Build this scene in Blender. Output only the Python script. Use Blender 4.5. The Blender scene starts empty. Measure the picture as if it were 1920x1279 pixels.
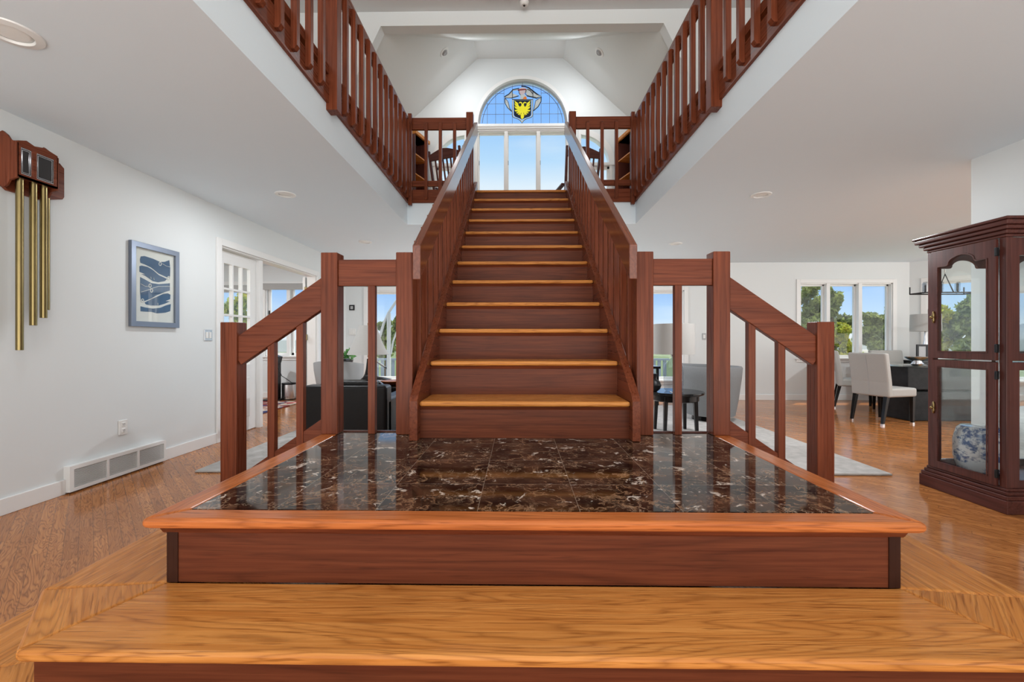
import bpy, bmesh, math, random
from mathutils import Vector, Matrix
R = random.Random(7)
S = bpy.context.scene
COL = S.collection
PI = math.pi
# ------------------------------------------------------------------ camera
CX, CZ, YAW = -0.03, 1.086, 0.0150
cam_d = bpy.data.cameras.new('camera'); cam_d.sensor_width = 36; cam_d.lens = 15.36
cam_d.clip_start = 0.02; cam_d.clip_end = 500
cam = bpy.data.objects.new('camera', cam_d); COL.objects.link(cam)
cam.location = (CX, 0, CZ); cam.rotation_euler = (PI/2, 0, YAW)
S.camera = cam
# ------------------------------------------------------------------ view
S.view_settings.view_transform = 'Standard'; S.view_settings.look = 'None'
S.view_settings.exposure = 0.0; S.view_settings.gamma = 1.0
S.view_settings.use_curve_mapping = False
# ------------------------------------------------------------------ world: blue sky to the north, bright cloud to the south
SKY_FRONT, SKY_BACK, FILL_BACK = 1.05, 2.0, 4.2
W = bpy.data.worlds.new('sky'); S.world = W; W.use_nodes = True
nt = W.node_tree; nt.nodes.clear()
def wn(t, **k):
    n = nt.nodes.new(t)
    for a, b in k.items(): setattr(n, a, b)
    return n
tc = wn('ShaderNodeTexCoord'); sep = wn('ShaderNodeSeparateXYZ'); nt.links.new(tc.outputs['Generated'], sep.inputs[0])
rp = wn('ShaderNodeValToRGB'); nt.links.new(sep.outputs['Z'], rp.inputs[0])
el = rp.color_ramp.elements
stops = [(0.0, (.50, .56, .56)), (.004, (.86, .90, .95)), (.05, (.52, .72, .98)), (.13, (.27, .52, .97)), (.24, (.36, .60, .98)), (.33, (.78, .89, 1.0)),
         (.38, (.50, .74, 1.0)), (.46, (.31, .58, .98)), (.60, (.26, .52, .95)), (1.0, (.2, .42, .85))]
el[0].position, el[0].color = stops[0][0], (*stops[0][1], 1); el[1].position, el[1].color = 1.0, (*stops[-1][1], 1)
for p, c in stops[1:-1]:
    e = el.new(p); e.color = (*c, 1)
cl = wn('ShaderNodeTexNoise'); cl.inputs['Scale'].default_value = 3.2; cl.inputs['Detail'].default_value = 5
mpn = wn('ShaderNodeMapping'); mpn.inputs['Scale'].default_value = (1, 1, 4); nt.links.new(tc.outputs['Generated'], mpn.inputs[0]); nt.links.new(mpn.outputs[0], cl.inputs[0])
cr = wn('ShaderNodeMapRange'); cr.inputs[1].default_value = .52; cr.inputs[2].default_value = .80; cr.inputs[4].default_value = .45; nt.links.new(cl.outputs[0], cr.inputs[0])
mx = wn('ShaderNodeMix', data_type='RGBA'); nt.links.new(cr.outputs[0], mx.inputs[0]); nt.links.new(rp.outputs[0], mx.inputs[6]); mx.inputs[7].default_value = (.9, .95, 1, 1)
bf = wn('ShaderNodeMapRange'); bf.interpolation_type = 'SMOOTHSTEP'
bf.inputs[1].default_value = 0.35; bf.inputs[2].default_value = -0.05; nt.links.new(sep.outputs['Y'], bf.inputs[0])
sc_f = wn('ShaderNodeVectorMath', operation='SCALE'); nt.links.new(mx.outputs[2], sc_f.inputs[0]); sc_f.inputs[3].default_value = SKY_FRONT
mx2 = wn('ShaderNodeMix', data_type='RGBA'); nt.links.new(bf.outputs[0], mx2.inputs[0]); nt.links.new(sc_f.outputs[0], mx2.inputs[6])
# the south side: bright haze above the horizon, added fill glow below for ceilings
gl_ = wn('ShaderNodeMapRange'); gl_.interpolation_type = 'SMOOTHSTEP'; gl_.inputs[1].default_value = .06; gl_.inputs[2].default_value = -.06; gl_.inputs[3].default_value = SKY_BACK; gl_.inputs[4].default_value = FILL_BACK
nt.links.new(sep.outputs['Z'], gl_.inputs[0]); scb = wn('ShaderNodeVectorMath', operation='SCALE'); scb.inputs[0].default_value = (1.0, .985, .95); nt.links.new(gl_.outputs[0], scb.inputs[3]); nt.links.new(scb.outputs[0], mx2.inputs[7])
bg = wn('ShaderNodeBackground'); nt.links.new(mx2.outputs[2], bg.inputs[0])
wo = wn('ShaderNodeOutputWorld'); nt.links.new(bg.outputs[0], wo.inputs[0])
# ------------------------------------------------------------------ sun: high in the north-east, over the deck and the trees
sun_d = bpy.data.lights.new('sun', 'SUN'); sun_d.energy = 6.0; sun_d.angle = math.radians(1.5); sun_d.color = (1, .95, .87)
sun = bpy.data.objects.new('sun', sun_d); COL.objects.link(sun); sun.location = (6, 14, 20)
sun.rotation_euler = Vector((-.30, -.34, -.89)).to_track_quat('-Z', 'Y').to_euler()
# ------------------------------------------------------------------ material helpers
class NB:
    """small node builder"""
    def __init__(s, name):
        s.m = bpy.data.materials.new(name); s.m.use_nodes = True; s.t = s.m.node_tree; s.t.nodes.clear()
        s.out = s.t.nodes.new('ShaderNodeOutputMaterial')
        s.p = s.t.nodes.new('ShaderNodeBsdfPrincipled'); s.t.links.new(s.p.outputs[0], s.out.inputs[0])
    def n(s, t, **k):
        n = s.t.nodes.new(t)
        for a, b in k.items(): setattr(n, a, b)
        return n
    def put(s, inp, v):
        if hasattr(v, 'is_output') or isinstance(v, bpy.types.NodeSocket): s.t.links.new(v, inp)
        else: inp.default_value = v
    def math(s, op, a, b=0.0, c=0.0):
        n = s.n('ShaderNodeMath', operation=op); s.put(n.inputs[0], a); s.put(n.inputs[1], b); s.put(n.inputs[2], c); return n.outputs[0]
    def vmul(s, v, k):
        n = s.n('ShaderNodeVectorMath', operation='MULTIPLY'); s.put(n.inputs[0], v); s.put(n.inputs[1], k); return n.outputs[0]
    def vadd(s, v, k):
        n = s.n('ShaderNodeVectorMath', operation='ADD'); s.put(n.inputs[0], v); s.put(n.inputs[1], k); return n.outputs[0]
    def sep(s, v):
        n = s.n('ShaderNodeSeparateXYZ'); s.put(n.inputs[0], v); return n.outputs
    def comb(s, x, y, z):
        n = s.n('ShaderNodeCombineXYZ'); s.put(n.inputs[0], x); s.put(n.inputs[1], y); s.put(n.inputs[2], z); return n.outputs[0]
    def noise(s, v, scale, detail=2, rough=.5, dist=0):
        n = s.n('ShaderNodeTexNoise'); s.put(n.inputs['Vector'], v); n.inputs['Scale'].default_value = scale
        n.inputs['Detail'].default_value = detail; n.inputs['Roughness'].default_value = rough; n.inputs['Distortion'].default_value = dist
        return n.outputs[0]
    def rng(s, v, a, b, c=0, d=1, sm=False):
        n = s.n('ShaderNodeMapRange')
        if sm: n.interpolation_type = 'SMOOTHSTEP'
        s.put(n.inputs[0], v); n.inputs[1].default_value = a; n.inputs[2].default_value = b; n.inputs[3].default_value = c; n.inputs[4].default_value = d
        return n.outputs[0]
    def mix(s, f, a, b):
        n = s.n('ShaderNodeMix', data_type='RGBA'); s.put(n.inputs[0], f)
        s.put(n.inputs[6], (*a, 1) if isinstance(a, tuple) else a); s.put(n.inputs[7], (*b, 1) if isinstance(b, tuple) else b); return n.outputs[2]
    def white(s, v):
        n = s.n('ShaderNodeTexWhiteNoise', noise_dimensions='3D'); s.put(n.inputs[0], v); return n.outputs
    def objco(s): return s.n('ShaderNodeTexCoord').outputs['Object']
    def rnd(s): return s.n('ShaderNodeObjectInfo').outputs['Random']
    def bump(s, h, st=.2, dist=.002):
        n = s.n('ShaderNodeBump'); s.put(n.inputs['Height'], h); n.inputs['Strength'].default_value = st; n.inputs['Distance'].default_value = dist
        s.t.links.new(n.outputs[0], s.p.inputs['Normal'])
    def fin(s, col=None, rough=.5, metal=0, coat=0, spec=.5):
        if col is not None: s.put(s.p.inputs['Base Color'], (*col, 1) if isinstance(col, tuple) else col)
        s.put(s.p.inputs['Roughness'], rough); s.p.inputs['Metallic'].default_value = metal; s.p.inputs['Coat Weight'].default_value = coat
        s.p.inputs['Coat Roughness'].default_value = .08; s.p.inputs['Specular IOR Level'].default_value = spec
        return s.m
def plain(name, col, rough=.5, metal=0, coat=0, var=.06, scale=8, spec=.5, bump=0):
    b = NB(name); nz = b.noise(b.objco(), scale, 3)
    c = b.mix(nz, tuple(x*(1-var) for x in col), tuple(min(1, x*(1+var)) for x in col))
    if bump: b.bump(b.noise(b.objco(), scale*25, 2), bump, .002)
    return b.fin(c, rough, metal, coat, spec)
AX = {'x': (1, 0, 0), 'y': (0, 1, 0), 'z': (0, 0, 1)}
def wood(name, axis, dark, mid, light, rings=9.0, ringamt=.5, rough=.28, coat=.25, along=.35, cross=5.0, fine=90, pores=.4, spec=.16, jit=.02, coat2=0):
    """grain runs along `axis` of the object's own coordinates; every object gets its own offset"""
    b = NB(name); co = b.objco(); r = b.rnd()
    v = b.vadd(co, b.comb(b.math('MULTIPLY', r, 37.1), b.math('MULTIPLY', r, 91.7), b.math('MULTIPLY', r, 53.3)))
    sc = tuple(along if axis == a else cross for a in 'xyz')
    low = b.math('ADD', b.noise(b.vmul(v, sc), 1.0, 2, .45, .3), b.math('MULTIPLY', b.noise(b.vmul(v, tuple(4 if axis == a else 40 for a in 'xyz')), 1.0, 2, .5), jit))
    ring = b.math('ABSOLUTE', b.math('SINE', b.math('MULTIPLY', low, rings*PI)))
    ring = b.math('POWER', b.math('SUBTRACT', 1, ring), 1.7)
    sf = tuple(2.2 if axis == a else fine for a in 'xyz')
    fn = b.noise(b.vmul(v, sf), 1.0, 3, .6)
    sp = tuple(9 if axis == a else fine*2.6 for a in 'xyz')
    pr = b.rng(b.noise(b.vmul(v, sp), 1.0, 1, .5), .60, .72)
    c = b.mix(b.rng(fn, .3, .7), mid, light)
    c = b.mix(b.math('MULTIPLY', ring, ringamt), c, dark)
    c = b.mix(b.math('MULTIPLY', pr, pores), c, dark)
    blot = b.rng(b.noise(v, 2.2, 2), .3, .75)
    c = b.mix(b.math('MULTIPLY', blot, .25), c, dark)
    b.bump(fn, .05, .001)
    return b.fin(c, b.rng(fn, 0, 1, rough*.8, rough*1.25), coat=coat2, spec=spec)
MAH = {a: wood('mahogany_'+a, a, (.045, .012, .007), (.128, .030, .013), (.235, .062, .027), rings=14, ringamt=.35, pores=.3, along=.25, cross=7) for a in 'xyz'}
RAILM = wood('polished_rail', 'y', (.045, .012, .007), (.14, .034, .015), (.22, .062, .028), rings=14, ringamt=.35, pores=.3, along=.25, cross=7, spec=.5, coat2=.2, rough=.2)
RIS = wood('riser_mahogany', 'x', (.036, .010, .006), (.100, .024, .011), (.175, .048, .020), rings=14, along=.25, ringamt=.35, pores=.35, cross=5, rough=.36)
OAK = {a: wood('oak_'+a, a, (.20, .056, .010), (.53, .19, .040), (.70, .30, .078), rings=34, ringamt=.5, cross=6, along=.42, pores=.65, jit=.035, fine=75, rough=.26) for a in 'xyz'}
OAKB = {a: wood('oak_border_'+a, a, (.20, .052, .014), (.48, .13, .034), (.62, .20, .058), rings=22, ringamt=.5, cross=10, along=.45, pores=.6, jit=.03, fine=85, rough=.24) for a in 'xyz'}
CHERRY = {a: wood('cherry_'+a, a, (.028, .011, .010), (.085, .026, .020), (.125, .040, .030), rings=7, ringamt=.35, pores=.1, rough=.22, spec=.3) for a in 'xyz'}
DARKTRIM = wood('dark_corner_wood', 'z', (.015, .006, .004), (.035, .012, .008), (.05, .018, .011))
def plank_floor():
    b = NB('oak_strip_floor'); co = b.objco(); s = b.sep(co)
    q = math.sqrt(.5)
    u = b.math('MULTIPLY', b.math('SUBTRACT', s[1], s[0]), q); v = b.math('MULTIPLY', b.math('ADD', s[1], s[0]), q)
    w = .0572; row = b.math('FLOOR', b.math('DIVIDE', v, w))
    rr = b.white(b.comb(row, 0.3, 0))[0]
    L = 1.15; uu = b.math('ADD', b.math('DIVIDE', u, L), b.math('MULTIPLY', rr, 7.3))
    colm = b.math('FLOOR', uu); pr = b.white(b.comb(row, colm, 1.7))
    fr = b.math('FRACT', b.math('DIVIDE', v, w)); fu = b.math('FRACT', uu)
    e1 = b.math('MINIMUM', fr, b.math('SUBTRACT', 1, fr)); e2 = b.math('MULTIPLY', b.math('MINIMUM', fu, b.math('SUBTRACT', 1, fu)), L/w)
    gap = b.rng(b.math('MINIMUM', e1, e2), .012, .035, 1, 0)
    off = b.math('MULTIPLY', pr[0], 61.0)
    g = b.comb(b.math('ADD', u, off), b.math('ADD', v, off), off)
    low = b.noise(b.vmul(g, (1.6, 11, 1)), 1.0, 3, .5, .5)
    ring = b.math('POWER', b.math('SUBTRACT', 1, b.math('ABSOLUTE', b.math('SINE', b.math('MULTIPLY', low, 20*PI)))), 1.5)
    fn = b.noise(b.vmul(g, (3, 110, 1)), 1.0, 3, .6)
    c = b.mix(b.rng(fn, .3, .7), (.44, .160, .042), (.62, .255, .078))
    c = b.mix(b.math('MULTIPLY', ring, .75), c, (.12, .032, .008))
    tone = b.rng(pr[0], 0, 1, 0, .5)
    c = b.mix(tone, c, (.24, .078, .021))
    c = b.mix(b.math('MULTIPLY', gap, .5), c, (.05, .02, .01))
    b.bump(b.math('SUBTRACT', b.math('MULTIPLY', b.noise(co, 3.5, 2), .6), b.math('MULTIPLY', gap, .12)), .05, .012)
    return b.fin(c, b.rng(fn, 0, 1, .10, .17), spec=.25)
FLOOR = plank_floor()
def marble():
    b = NB('emperador_marble'); co = b.objco(); s = b.sep(co)
    # twelve inch tiles; each tile has its own piece of stone
    tx = b.math('DIVIDE', b.math('ADD', s[0], 0.1525), .305); ty = b.math('DIVIDE', b.math('ADD', s[1], -1.542), .305)
    cx_, cy_ = b.math('FLOOR', tx), b.math('FLOOR', ty)
    w = b.white(b.comb(cx_, cy_, 4.4)); off = b.vmul(w[1], (17, 23, 9))
    fx, fy = b.math('FRACT', tx), b.math('FRACT', ty)
    ed = b.math('MINIMUM', b.math('MINIMUM', fx, b.math('SUBTRACT', 1, fx)), b.math('MINIMUM', fy, b.math('SUBTRACT', 1, fy)))
    gr = b.rng(ed, .0025, .005, 1, 0)
    v = b.vadd(co, off)
    wr = b.n('ShaderNodeTexNoise'); b.put(wr.inputs['Vector'], v); wr.inputs['Scale'].default_value = 6; wr.inputs['Detail'].default_value = 4
    vw = b.vadd(v, b.vmul(wr.outputs['Color'], (.16, .16, .16)))
    cloud = b.rng(b.noise(vw, 7, 6, .62), .44, .74)
    c = b.mix(cloud, (.006, .004, .0035), (.125, .056, .030))
    def ridge(sc, o, wd, det=4, rg=.6):
        rd = b.math('ABSOLUTE', b.math('SUBTRACT', b.noise(b.vadd(vw, o), sc, det, rg), .5)); return b.rng(rd, 0, wd, 1, 0)
    def msk(sc, o, lo, hi): return b.rng(b.noise(b.vadd(v, o), sc, 3), lo, hi)
    c = b.mix(b.math('MULTIPLY', b.math('MULTIPLY', ridge(11, (0, 3, 1), .030), msk(7, (1, 1, 1), .38, .60)), .75), c, (.36, .21, .12))
    c = b.mix(b.math('MULTIPLY', b.math('MULTIPLY', ridge(24, (4, 3, 1), .040), msk(9, (5, 1, 1), .48, .64)), .5), c, (.30, .19, .12))
    c = b.mix(b.math('MULTIPLY', b.math('MULTIPLY', ridge(6, (4, 9, 1), .010, 6), msk(6, (5, 7, 1), .40, .60)), .8), c, (.45, .32, .22))
    c = b.mix(b.math('MULTIPLY', msk(45, (3, 3, 8),   .60, .75), .3), c, (.26, .14, .08))
    rid = b.math('ABSOLUTE', b.math('SUBTRACT', b.noise(b.vadd(vw, (9, 1, 0)), 5.2, 5, .6), .5))
    v3 = b.rng(rid, .0, .022, 1, 0); m3 = b.rng(b.noise(b.vadd(v, (2, 8, 5)), 13, 3), .56, .61)
    c = b.mix(b.math('MULTIPLY', v3, m3), c, (.72, .63, .55))
    c = b.mix(b.math('MULTIPLY', gr, .6), c, (.30, .24, .19))
    return b.fin(c, .06, spec=.3)
MARBLE = marble()
WALL = plain('wall_paint', (.72, .75, .755), .6, var=.01, scale=2, bump=.05)
CEIL = plain('ceiling_paint', (.745, .83, .885), .75, var=.01, scale=2, bump=.12)
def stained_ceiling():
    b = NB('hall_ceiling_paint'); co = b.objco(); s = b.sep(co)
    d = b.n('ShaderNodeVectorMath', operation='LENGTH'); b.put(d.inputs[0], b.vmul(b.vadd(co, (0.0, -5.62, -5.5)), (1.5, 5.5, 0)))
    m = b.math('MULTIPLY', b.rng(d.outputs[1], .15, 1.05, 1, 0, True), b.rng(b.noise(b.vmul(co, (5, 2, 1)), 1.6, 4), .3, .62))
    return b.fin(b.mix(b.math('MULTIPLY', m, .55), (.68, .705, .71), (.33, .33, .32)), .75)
HALLCEIL = stained_ceiling()
TRIM = plain('white_trim', (.80, .80, .79), .35, var=.01)
WHITE = plain('white_plastic', (.78, .78, .76), .3, var=.01)
BLACK = plain('black_leather', (.012, .012, .013), .33, var=.2, scale=30, bump=.2, spec=.2)
EBON = plain('black_lacquer', (.010, .009, .009), .12, spec=.3)
GREYF = plain('grey_upholstery', (.20, .205, .21), .85, var=.1, scale=60, bump=.3)
GREYS = plain('pale_grey_shell', (.42, .43, .44), .5, var=.04)
LINEN = plain('oatmeal_linen', (.40, .39, .37), .85, var=.06, scale=90, bump=.3)
SHADE = plain('lamp_linen', (.50, .49, .47), .85, var=.05, scale=120, bump=.2)
BRASS = plain('brushed_brass', (.27, .205, .09), .28, metal=1, var=.15, scale=12)
BRASSD = plain('antique_brass', (.30, .22, .10), .35, metal=1)
STEEL = plain('brushed_steel', (.62, .62, .63), .25, metal=1, var=.08)
CHROME = plain('chrome', (.8, .8, .82), .12, metal=1)
IRON = plain('dark_iron', (.02, .02, .022), .4, metal=.6)
LEAD = plain('window_lead', (.12, .12, .14), .5, metal=.3)
STONE = plain('black_stone', (.018, .018, .02), .32, var=.8, scale=14, spec=.15, bump=.6)
RUG = plain('pale_shag_rug', (.44, .42, .40), .95, var=.38, scale=16, bump=.8)
PAPER = plain('art_paper', (.72, .70, .67), .7, var=.01)
INK = plain('blue_cyanotype_ink', (.022, .075, .17), .6, var=.25, scale=25)
PEWTER = plain('pewter_frame', (.19, .22, .28), .28, metal=.65, var=.05)
YEL = plain('yellow_glass', (.85, .78, .03), .3)
NAVY = plain('navy_glass', (.008, .015, .035), .2)
ORG = plain('orange_glass', (.75, .22, .04), .3)
GREYG = plain('grey_opal_glass', (.50, .54, .54), .3, var=.2, scale=20)
PINKG = plain('pink_opal_glass', (.62, .50, .52), .3)
POT = plain('black_pot', (.02, .02, .022), .35)
SOIL = plain('soil', (.05, .03, .02), .9)
DECKM = wood('deck_boards', 'y', (.35, .34, .33), (.58, .57, .56), (.66, .65, .64), rough=.7, coat=0)
DRAIL = plain('blue_grey_deck_paint', (.16, .20, .25), .6)
LAWN = plain('lawn', (.09, .13, .05), .95, var=.3, scale=3)
BARK = plain('bark', (.10, .07, .05), .9, var=.3, scale=20)
ROADM = plain('pale_driveway', (.52, .50, .49), .9)
CLOTH = plain('roman_shade_cloth', (.40, .40, .39), .9)
def leafmat(name, a, c2):
    b = NB(name); co = b.objco(); c = b.mix(b.rng(b.noise(co, 3.5, 4, .7), .4, .62), a, c2)
    m = b.fin(c, .6)
    tr = b.n('ShaderNodeBsdfTranslucent'); b.put(tr.inputs[0], c); mxs = b.n('ShaderNodeMixShader'); mxs.inputs[0].default_value = .45
    b.t.links.new(b.p.outputs[0], mxs.inputs[1]); b.t.links.new(tr.outputs[0], mxs.inputs[2]); b.t.links.new(mxs.outputs[0], b.out.inputs[0])
    return m
LEAF = leafmat('dark_tree_leaves', (.07, .11, .04), (.32, .38, .12))
LEAF2 = leafmat('yellow_green_leaves', (.20, .26, .03), (.45, .42, .05))
LEAF3 = leafmat('houseplant_leaves', (.07, .24, .06), (.20, .45, .14))
def glass(name, tint=(.97, .985, .98), gloss=1.0, rough=.0):
    b = NB(name); b.t.nodes.remove(b.p)
    tr = b.n('ShaderNodeBsdfTransparent'); tr.inputs[0].default_value = (*tint, 1)
    gl = b.n('ShaderNodeBsdfGlossy'); gl.inputs['Roughness'].default_value = rough; gl.inputs[0].default_value = (gloss, gloss, gloss, 1)
    fr = b.n('ShaderNodeFresnel'); ge = b.n('ShaderNodeNewGeometry'); b.t.links.new(b.rng(ge.outputs['Backfacing'], 0, 1, 1.3, 1/1.3), fr.inputs[0])
    m = b.n('ShaderNodeMixShader'); b.t.links.new(fr.outputs[0], m.inputs[0]); b.t.links.new(tr.outputs[0], m.inputs[1]); b.t.links.new(gl.outputs[0], m.inputs[2])
    b.t.links.new(m.outputs[0], b.out.inputs[0]); return b.m
GLASS = glass('clear_glass'); TINT = glass('jug_glass', (.74, .77, .80))
STAINED = glass('pale_blue_glass', (.86, .92, 1.0))
MIRROR = plain('mirror', (.75, .77, .78), .02, metal=1, var=0)
def porcelain():
    b = NB('blue_white_porcelain'); co = b.objco()
    n1 = b.noise(b.vmul(co, (1, 1, 1.6)), 9, 4, .6, .8); m = b.rng(n1, .47, .54)
    n2 = b.noise(co, 30, 3, .6, .5); m2 = b.math('MULTIPLY', m, b.rng(n2, .38, .55))
    return b.fin(b.mix(m2, (.62, .66, .70), (.05, .10, .24)), .12, coat=.4)
PORC = porcelain()
def orient():
    b = NB('oriental_rug'); co = b.objco(); n = b.n('ShaderNodeTexVoronoi'); b.put(n.inputs[0], co); n.inputs['Scale'].default_value = 9
    s = b.white(n.outputs['Position'])[0]
    c = b.mix(b.rng(s, .4, .45), (.22, .03, .03), (.55, .45, .36)); c = b.mix(b.rng(s, .8, .82), c, (.03, .04, .12)); return b.fin(c, .95)
ORIENT = orient()
def emis(name, col, st):
    b = NB(name); b.p.inputs['Emission Color'].default_value = (*col, 1); b.p.inputs['Emission Strength'].default_value = st
    return b.fin(col, .5)
CANLIT = plain('lamp_lens', (.85, .85, .82), .4)
# ------------------------------------------------------------------ mesh helpers
class MB:
    def __init__(s): s.v = []; s.f = []
    def add(s, vs, fs):
        o = len(s.v); s.v += [tuple(v) for v in vs]; s.f += [tuple(i+o for i in f) for f in fs]; return s
    def box(s, x0, x1, y0, y1, z0, z1):
        x0, x1 = min(x0, x1), max(x0, x1); y0, y1 = min(y0, y1), max(y0, y1); z0, z1 = min(z0, z1), max(z0, z1)
        return s.add([(x0,y0,z0),(x1,y0,z0),(x1,y1,z0),(x0,y1,z0),(x0,y0,z1),(x1,y0,z1),(x1,y1,z1),(x0,y1,z1)],
                     [(0,3,2,1),(4,5,6,7),(0,1,5,4),(1,2,6,5),(2,3,7,6),(3,0,4,7)])
    def prism(s, poly, z0, z1):            # poly in xy, counter-clockwise
        a = sum(poly[i][0]*poly[(i+1) % len(poly)][1]-poly[(i+1) % len(poly)][0]*poly[i][1] for i in range(len(poly)))
        if a < 0: poly = poly[::-1]
        n = len(poly)
        return s.add([(x,y,z0) for x,y in poly]+[(x,y,z1) for x,y in poly],
                     [tuple(range(n))[::-1], tuple(range(n, 2*n))]+[(i,(i+1) % n,n+(i+1) % n,n+i) for i in range(n)])
    def prism_y(s, poly, y0, y1):          # poly in xz
        n = len(poly); a = sum(poly[i][0]*poly[(i+1) % n][1]-poly[(i+1) % n][0]*poly[i][1] for i in range(n))
        if a < 0: poly = poly[::-1]
        return s.add([(x,y0,z) for x,z in poly]+[(x,y1,z) for x,z in poly],
                     [tuple(range(n)), tuple(range(n, 2*n))[::-1]]+[((i+1) % n,i,n+i,n+(i+1) % n) for i in range(n)])
    def prism_x(s, poly, x0, x1):          # poly in yz
        n = len(poly); a = sum(poly[i][0]*poly[(i+1) % n][1]-poly[(i+1) % n][0]*poly[i][1] for i in range(n))
        if a < 0: poly = poly[::-1]
        return s.add([(x0,y,z) for y,z in poly]+[(x1,y,z) for y,z in poly],
                     [tuple(range(n))[::-1], tuple(range(n, 2*n))]+[(i,(i+1) % n,n+(i+1) % n,n+i) for i in range(n)])
    def lathe(s, prof, c=(0,0,0), n=32, sx=1, sy=1):   # prof: (r,z) from bottom up
        vs = []; fs = []
        for r, z in prof:
            for k in range(n):
                a = 2*PI*k/n; vs.append((c[0]+r*sx*math.cos(a), c[1]+r*sy*math.sin(a), c[2]+z))
        m = len(prof)
        for i in range(m-1):
            for k in range(n):
                fs.append((i*n+k, i*n+(k+1) % n, (i+1)*n+(k+1) % n, (i+1)*n+k))
        if prof[0][0] > 1e-4: fs.append(tuple(range(n))[::-1])
        if prof[-1][0] > 1e-4: fs.append(tuple((m-1)*n+k for k in range(n)))
        return s.add(vs, fs)
    def tube(s, pts, r, n=8, r2=None):
        pts = [Vector(p) for p in pts]; vs = []; fs = []; m = len(pts)
        ref = Vector((0,0,1)) if abs((pts[-1]-pts[0]).normalized().z) < .9 else Vector((1,0,0))
        for i, p in enumerate(pts):
            d = (pts[min(i+1, m-1)]-pts[max(i-1, 0)]).normalized()
            a = d.cross(ref).normalized(); b = a.cross(d).normalized()
            rr = r if r2 is None else r+(r2-r)*i/(m-1)
            for k in range(n):
                t = 2*PI*k/n; vs.append(p+a*rr*math.cos(t)+b*rr*math.sin(t))
        for i in range(m-1):
            for k in range(n): fs.append((i*n+k, i*n+(k+1) % n, (i+1)*n+(k+1) % n, (i+1)*n+k))
        fs.append(tuple(range(n))[::-1]); fs.append(tuple((m-1)*n+k for k in range(n)))
        return s.add(vs, fs)
    def hexa(s, b4, t4):                   # bottom quad, top quad (ccw from above)
        return s.add(list(b4)+list(t4), [(0,3,2,1),(4,5,6,7),(0,1,5,4),(1,2,6,5),(2,3,7,6),(3,0,4,7)])
    def mesh(s, name):
        me = bpy.data.meshes.new(name); me.from_pydata(s.v, [], s.f); me.validate(); 
        bm = bmesh.new(); bm.from_mesh(me); bmesh.ops.recalc_face_normals(bm, faces=bm.faces); bm.to_mesh(me); bm.free()
        return me
def wl(o):
    v = Vector((0,0,0))
    while o is not None: v += o.location; o = o.parent
    return v
def tag(o, label, cat=None, group=None, kind=None):
    if label: o['label'] = label
    if cat: o['category'] = cat
    if group: o['group'] = group
    if kind: o['kind'] = kind
    return o
def finish(o, bevel, smooth, seg=2):
    if smooth:
        for p in o.data.polygons: p.use_smooth = True
        if smooth is not True:
            m = o.modifiers.new('n', 'EDGE_SPLIT'); m.split_angle = math.radians(smooth)
    if bevel:
        m = o.modifiers.new('b', 'BEVEL'); m.width = bevel; m.segments = seg; m.limit_method = 'ANGLE'; m.angle_limit = math.radians(40)
    return o
def ob(name, mb, mat, parent=None, bevel=0, smooth=False, origin=None, local=False, seg=2):
    """link one mesh object; vertices are world coordinates unless local=True"""
    base = Vector((0,0,0))
    if not local:
        if origin is None:
            if parent is not None: origin = wl(parent)
            else:
                xs, ys, zs = zip(*mb.v); origin = ((min(xs)+max(xs))/2, (min(ys)+max(ys))/2, min(zs))
        base = Vector(origin)
        mb.v = [(x-base.x, y-base.y, z-base.z) for x, y, z in mb.v]
    me = mb.mesh(name); me.materials.append(mat)
    o = bpy.data.objects.new(name, me); COL.objects.link(o)
    if parent is not None: o.parent = parent; o.location = (base-wl(parent)) if not local else (0,0,0)
    else: o.location = base
    return finish(o, bevel, smooth, seg)
def struct(name, mb, mat, parent=None, **k):
    o = ob(name, mb, mat, parent, **k)
    if parent is None: o['kind'] = 'structure'
    return o
def thing(name, label, cat, loc, rotz=0, group=None, kind=None):
    o = bpy.data.objects.new(name, None); COL.objects.link(o); o.location = loc; o.rotation_euler = (0, 0, rotz)
    if kind: o['kind'] = kind
    else: tag(o, label, cat, group)
    return o
def clone(o, parent=None):
    c = o.copy(); COL.objects.link(c)
    if parent is not None: c.parent = parent
    for ch in list(o.children): clone(ch, c)
    return c
def bar(name, p0, p1, w, h, mat, parent=None, bevel=.003, ext=0):
    """a board from p0 to p1 (world), section w (sideways) x h (in the vertical plane); grain on its own x axis"""
    p0, p1 = Vector(p0), Vector(p1); d = (p1-p0); L = d.length; x = d.normalized()
    y = Vector((0,0,1)).cross(x)
    y = y.normalized() if y.length > 1e-4 else Vector((0,1,0))
    z = x.cross(y)
    mb = MB().box(-ext, L+ext, -w/2, w/2, -h/2, h/2); me = mb.mesh(name); me.materials.append(mat)
    o = bpy.data.objects.new(name, me); COL.objects.link(o)
    M = Matrix((x, y, z)).transposed().to_4x4()
    o.rotation_euler = M.to_euler()
    if parent is not None: o.parent = parent; o.location = p0-wl(parent)
    else: o.location = p0
    return finish(o, bevel, False)
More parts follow.
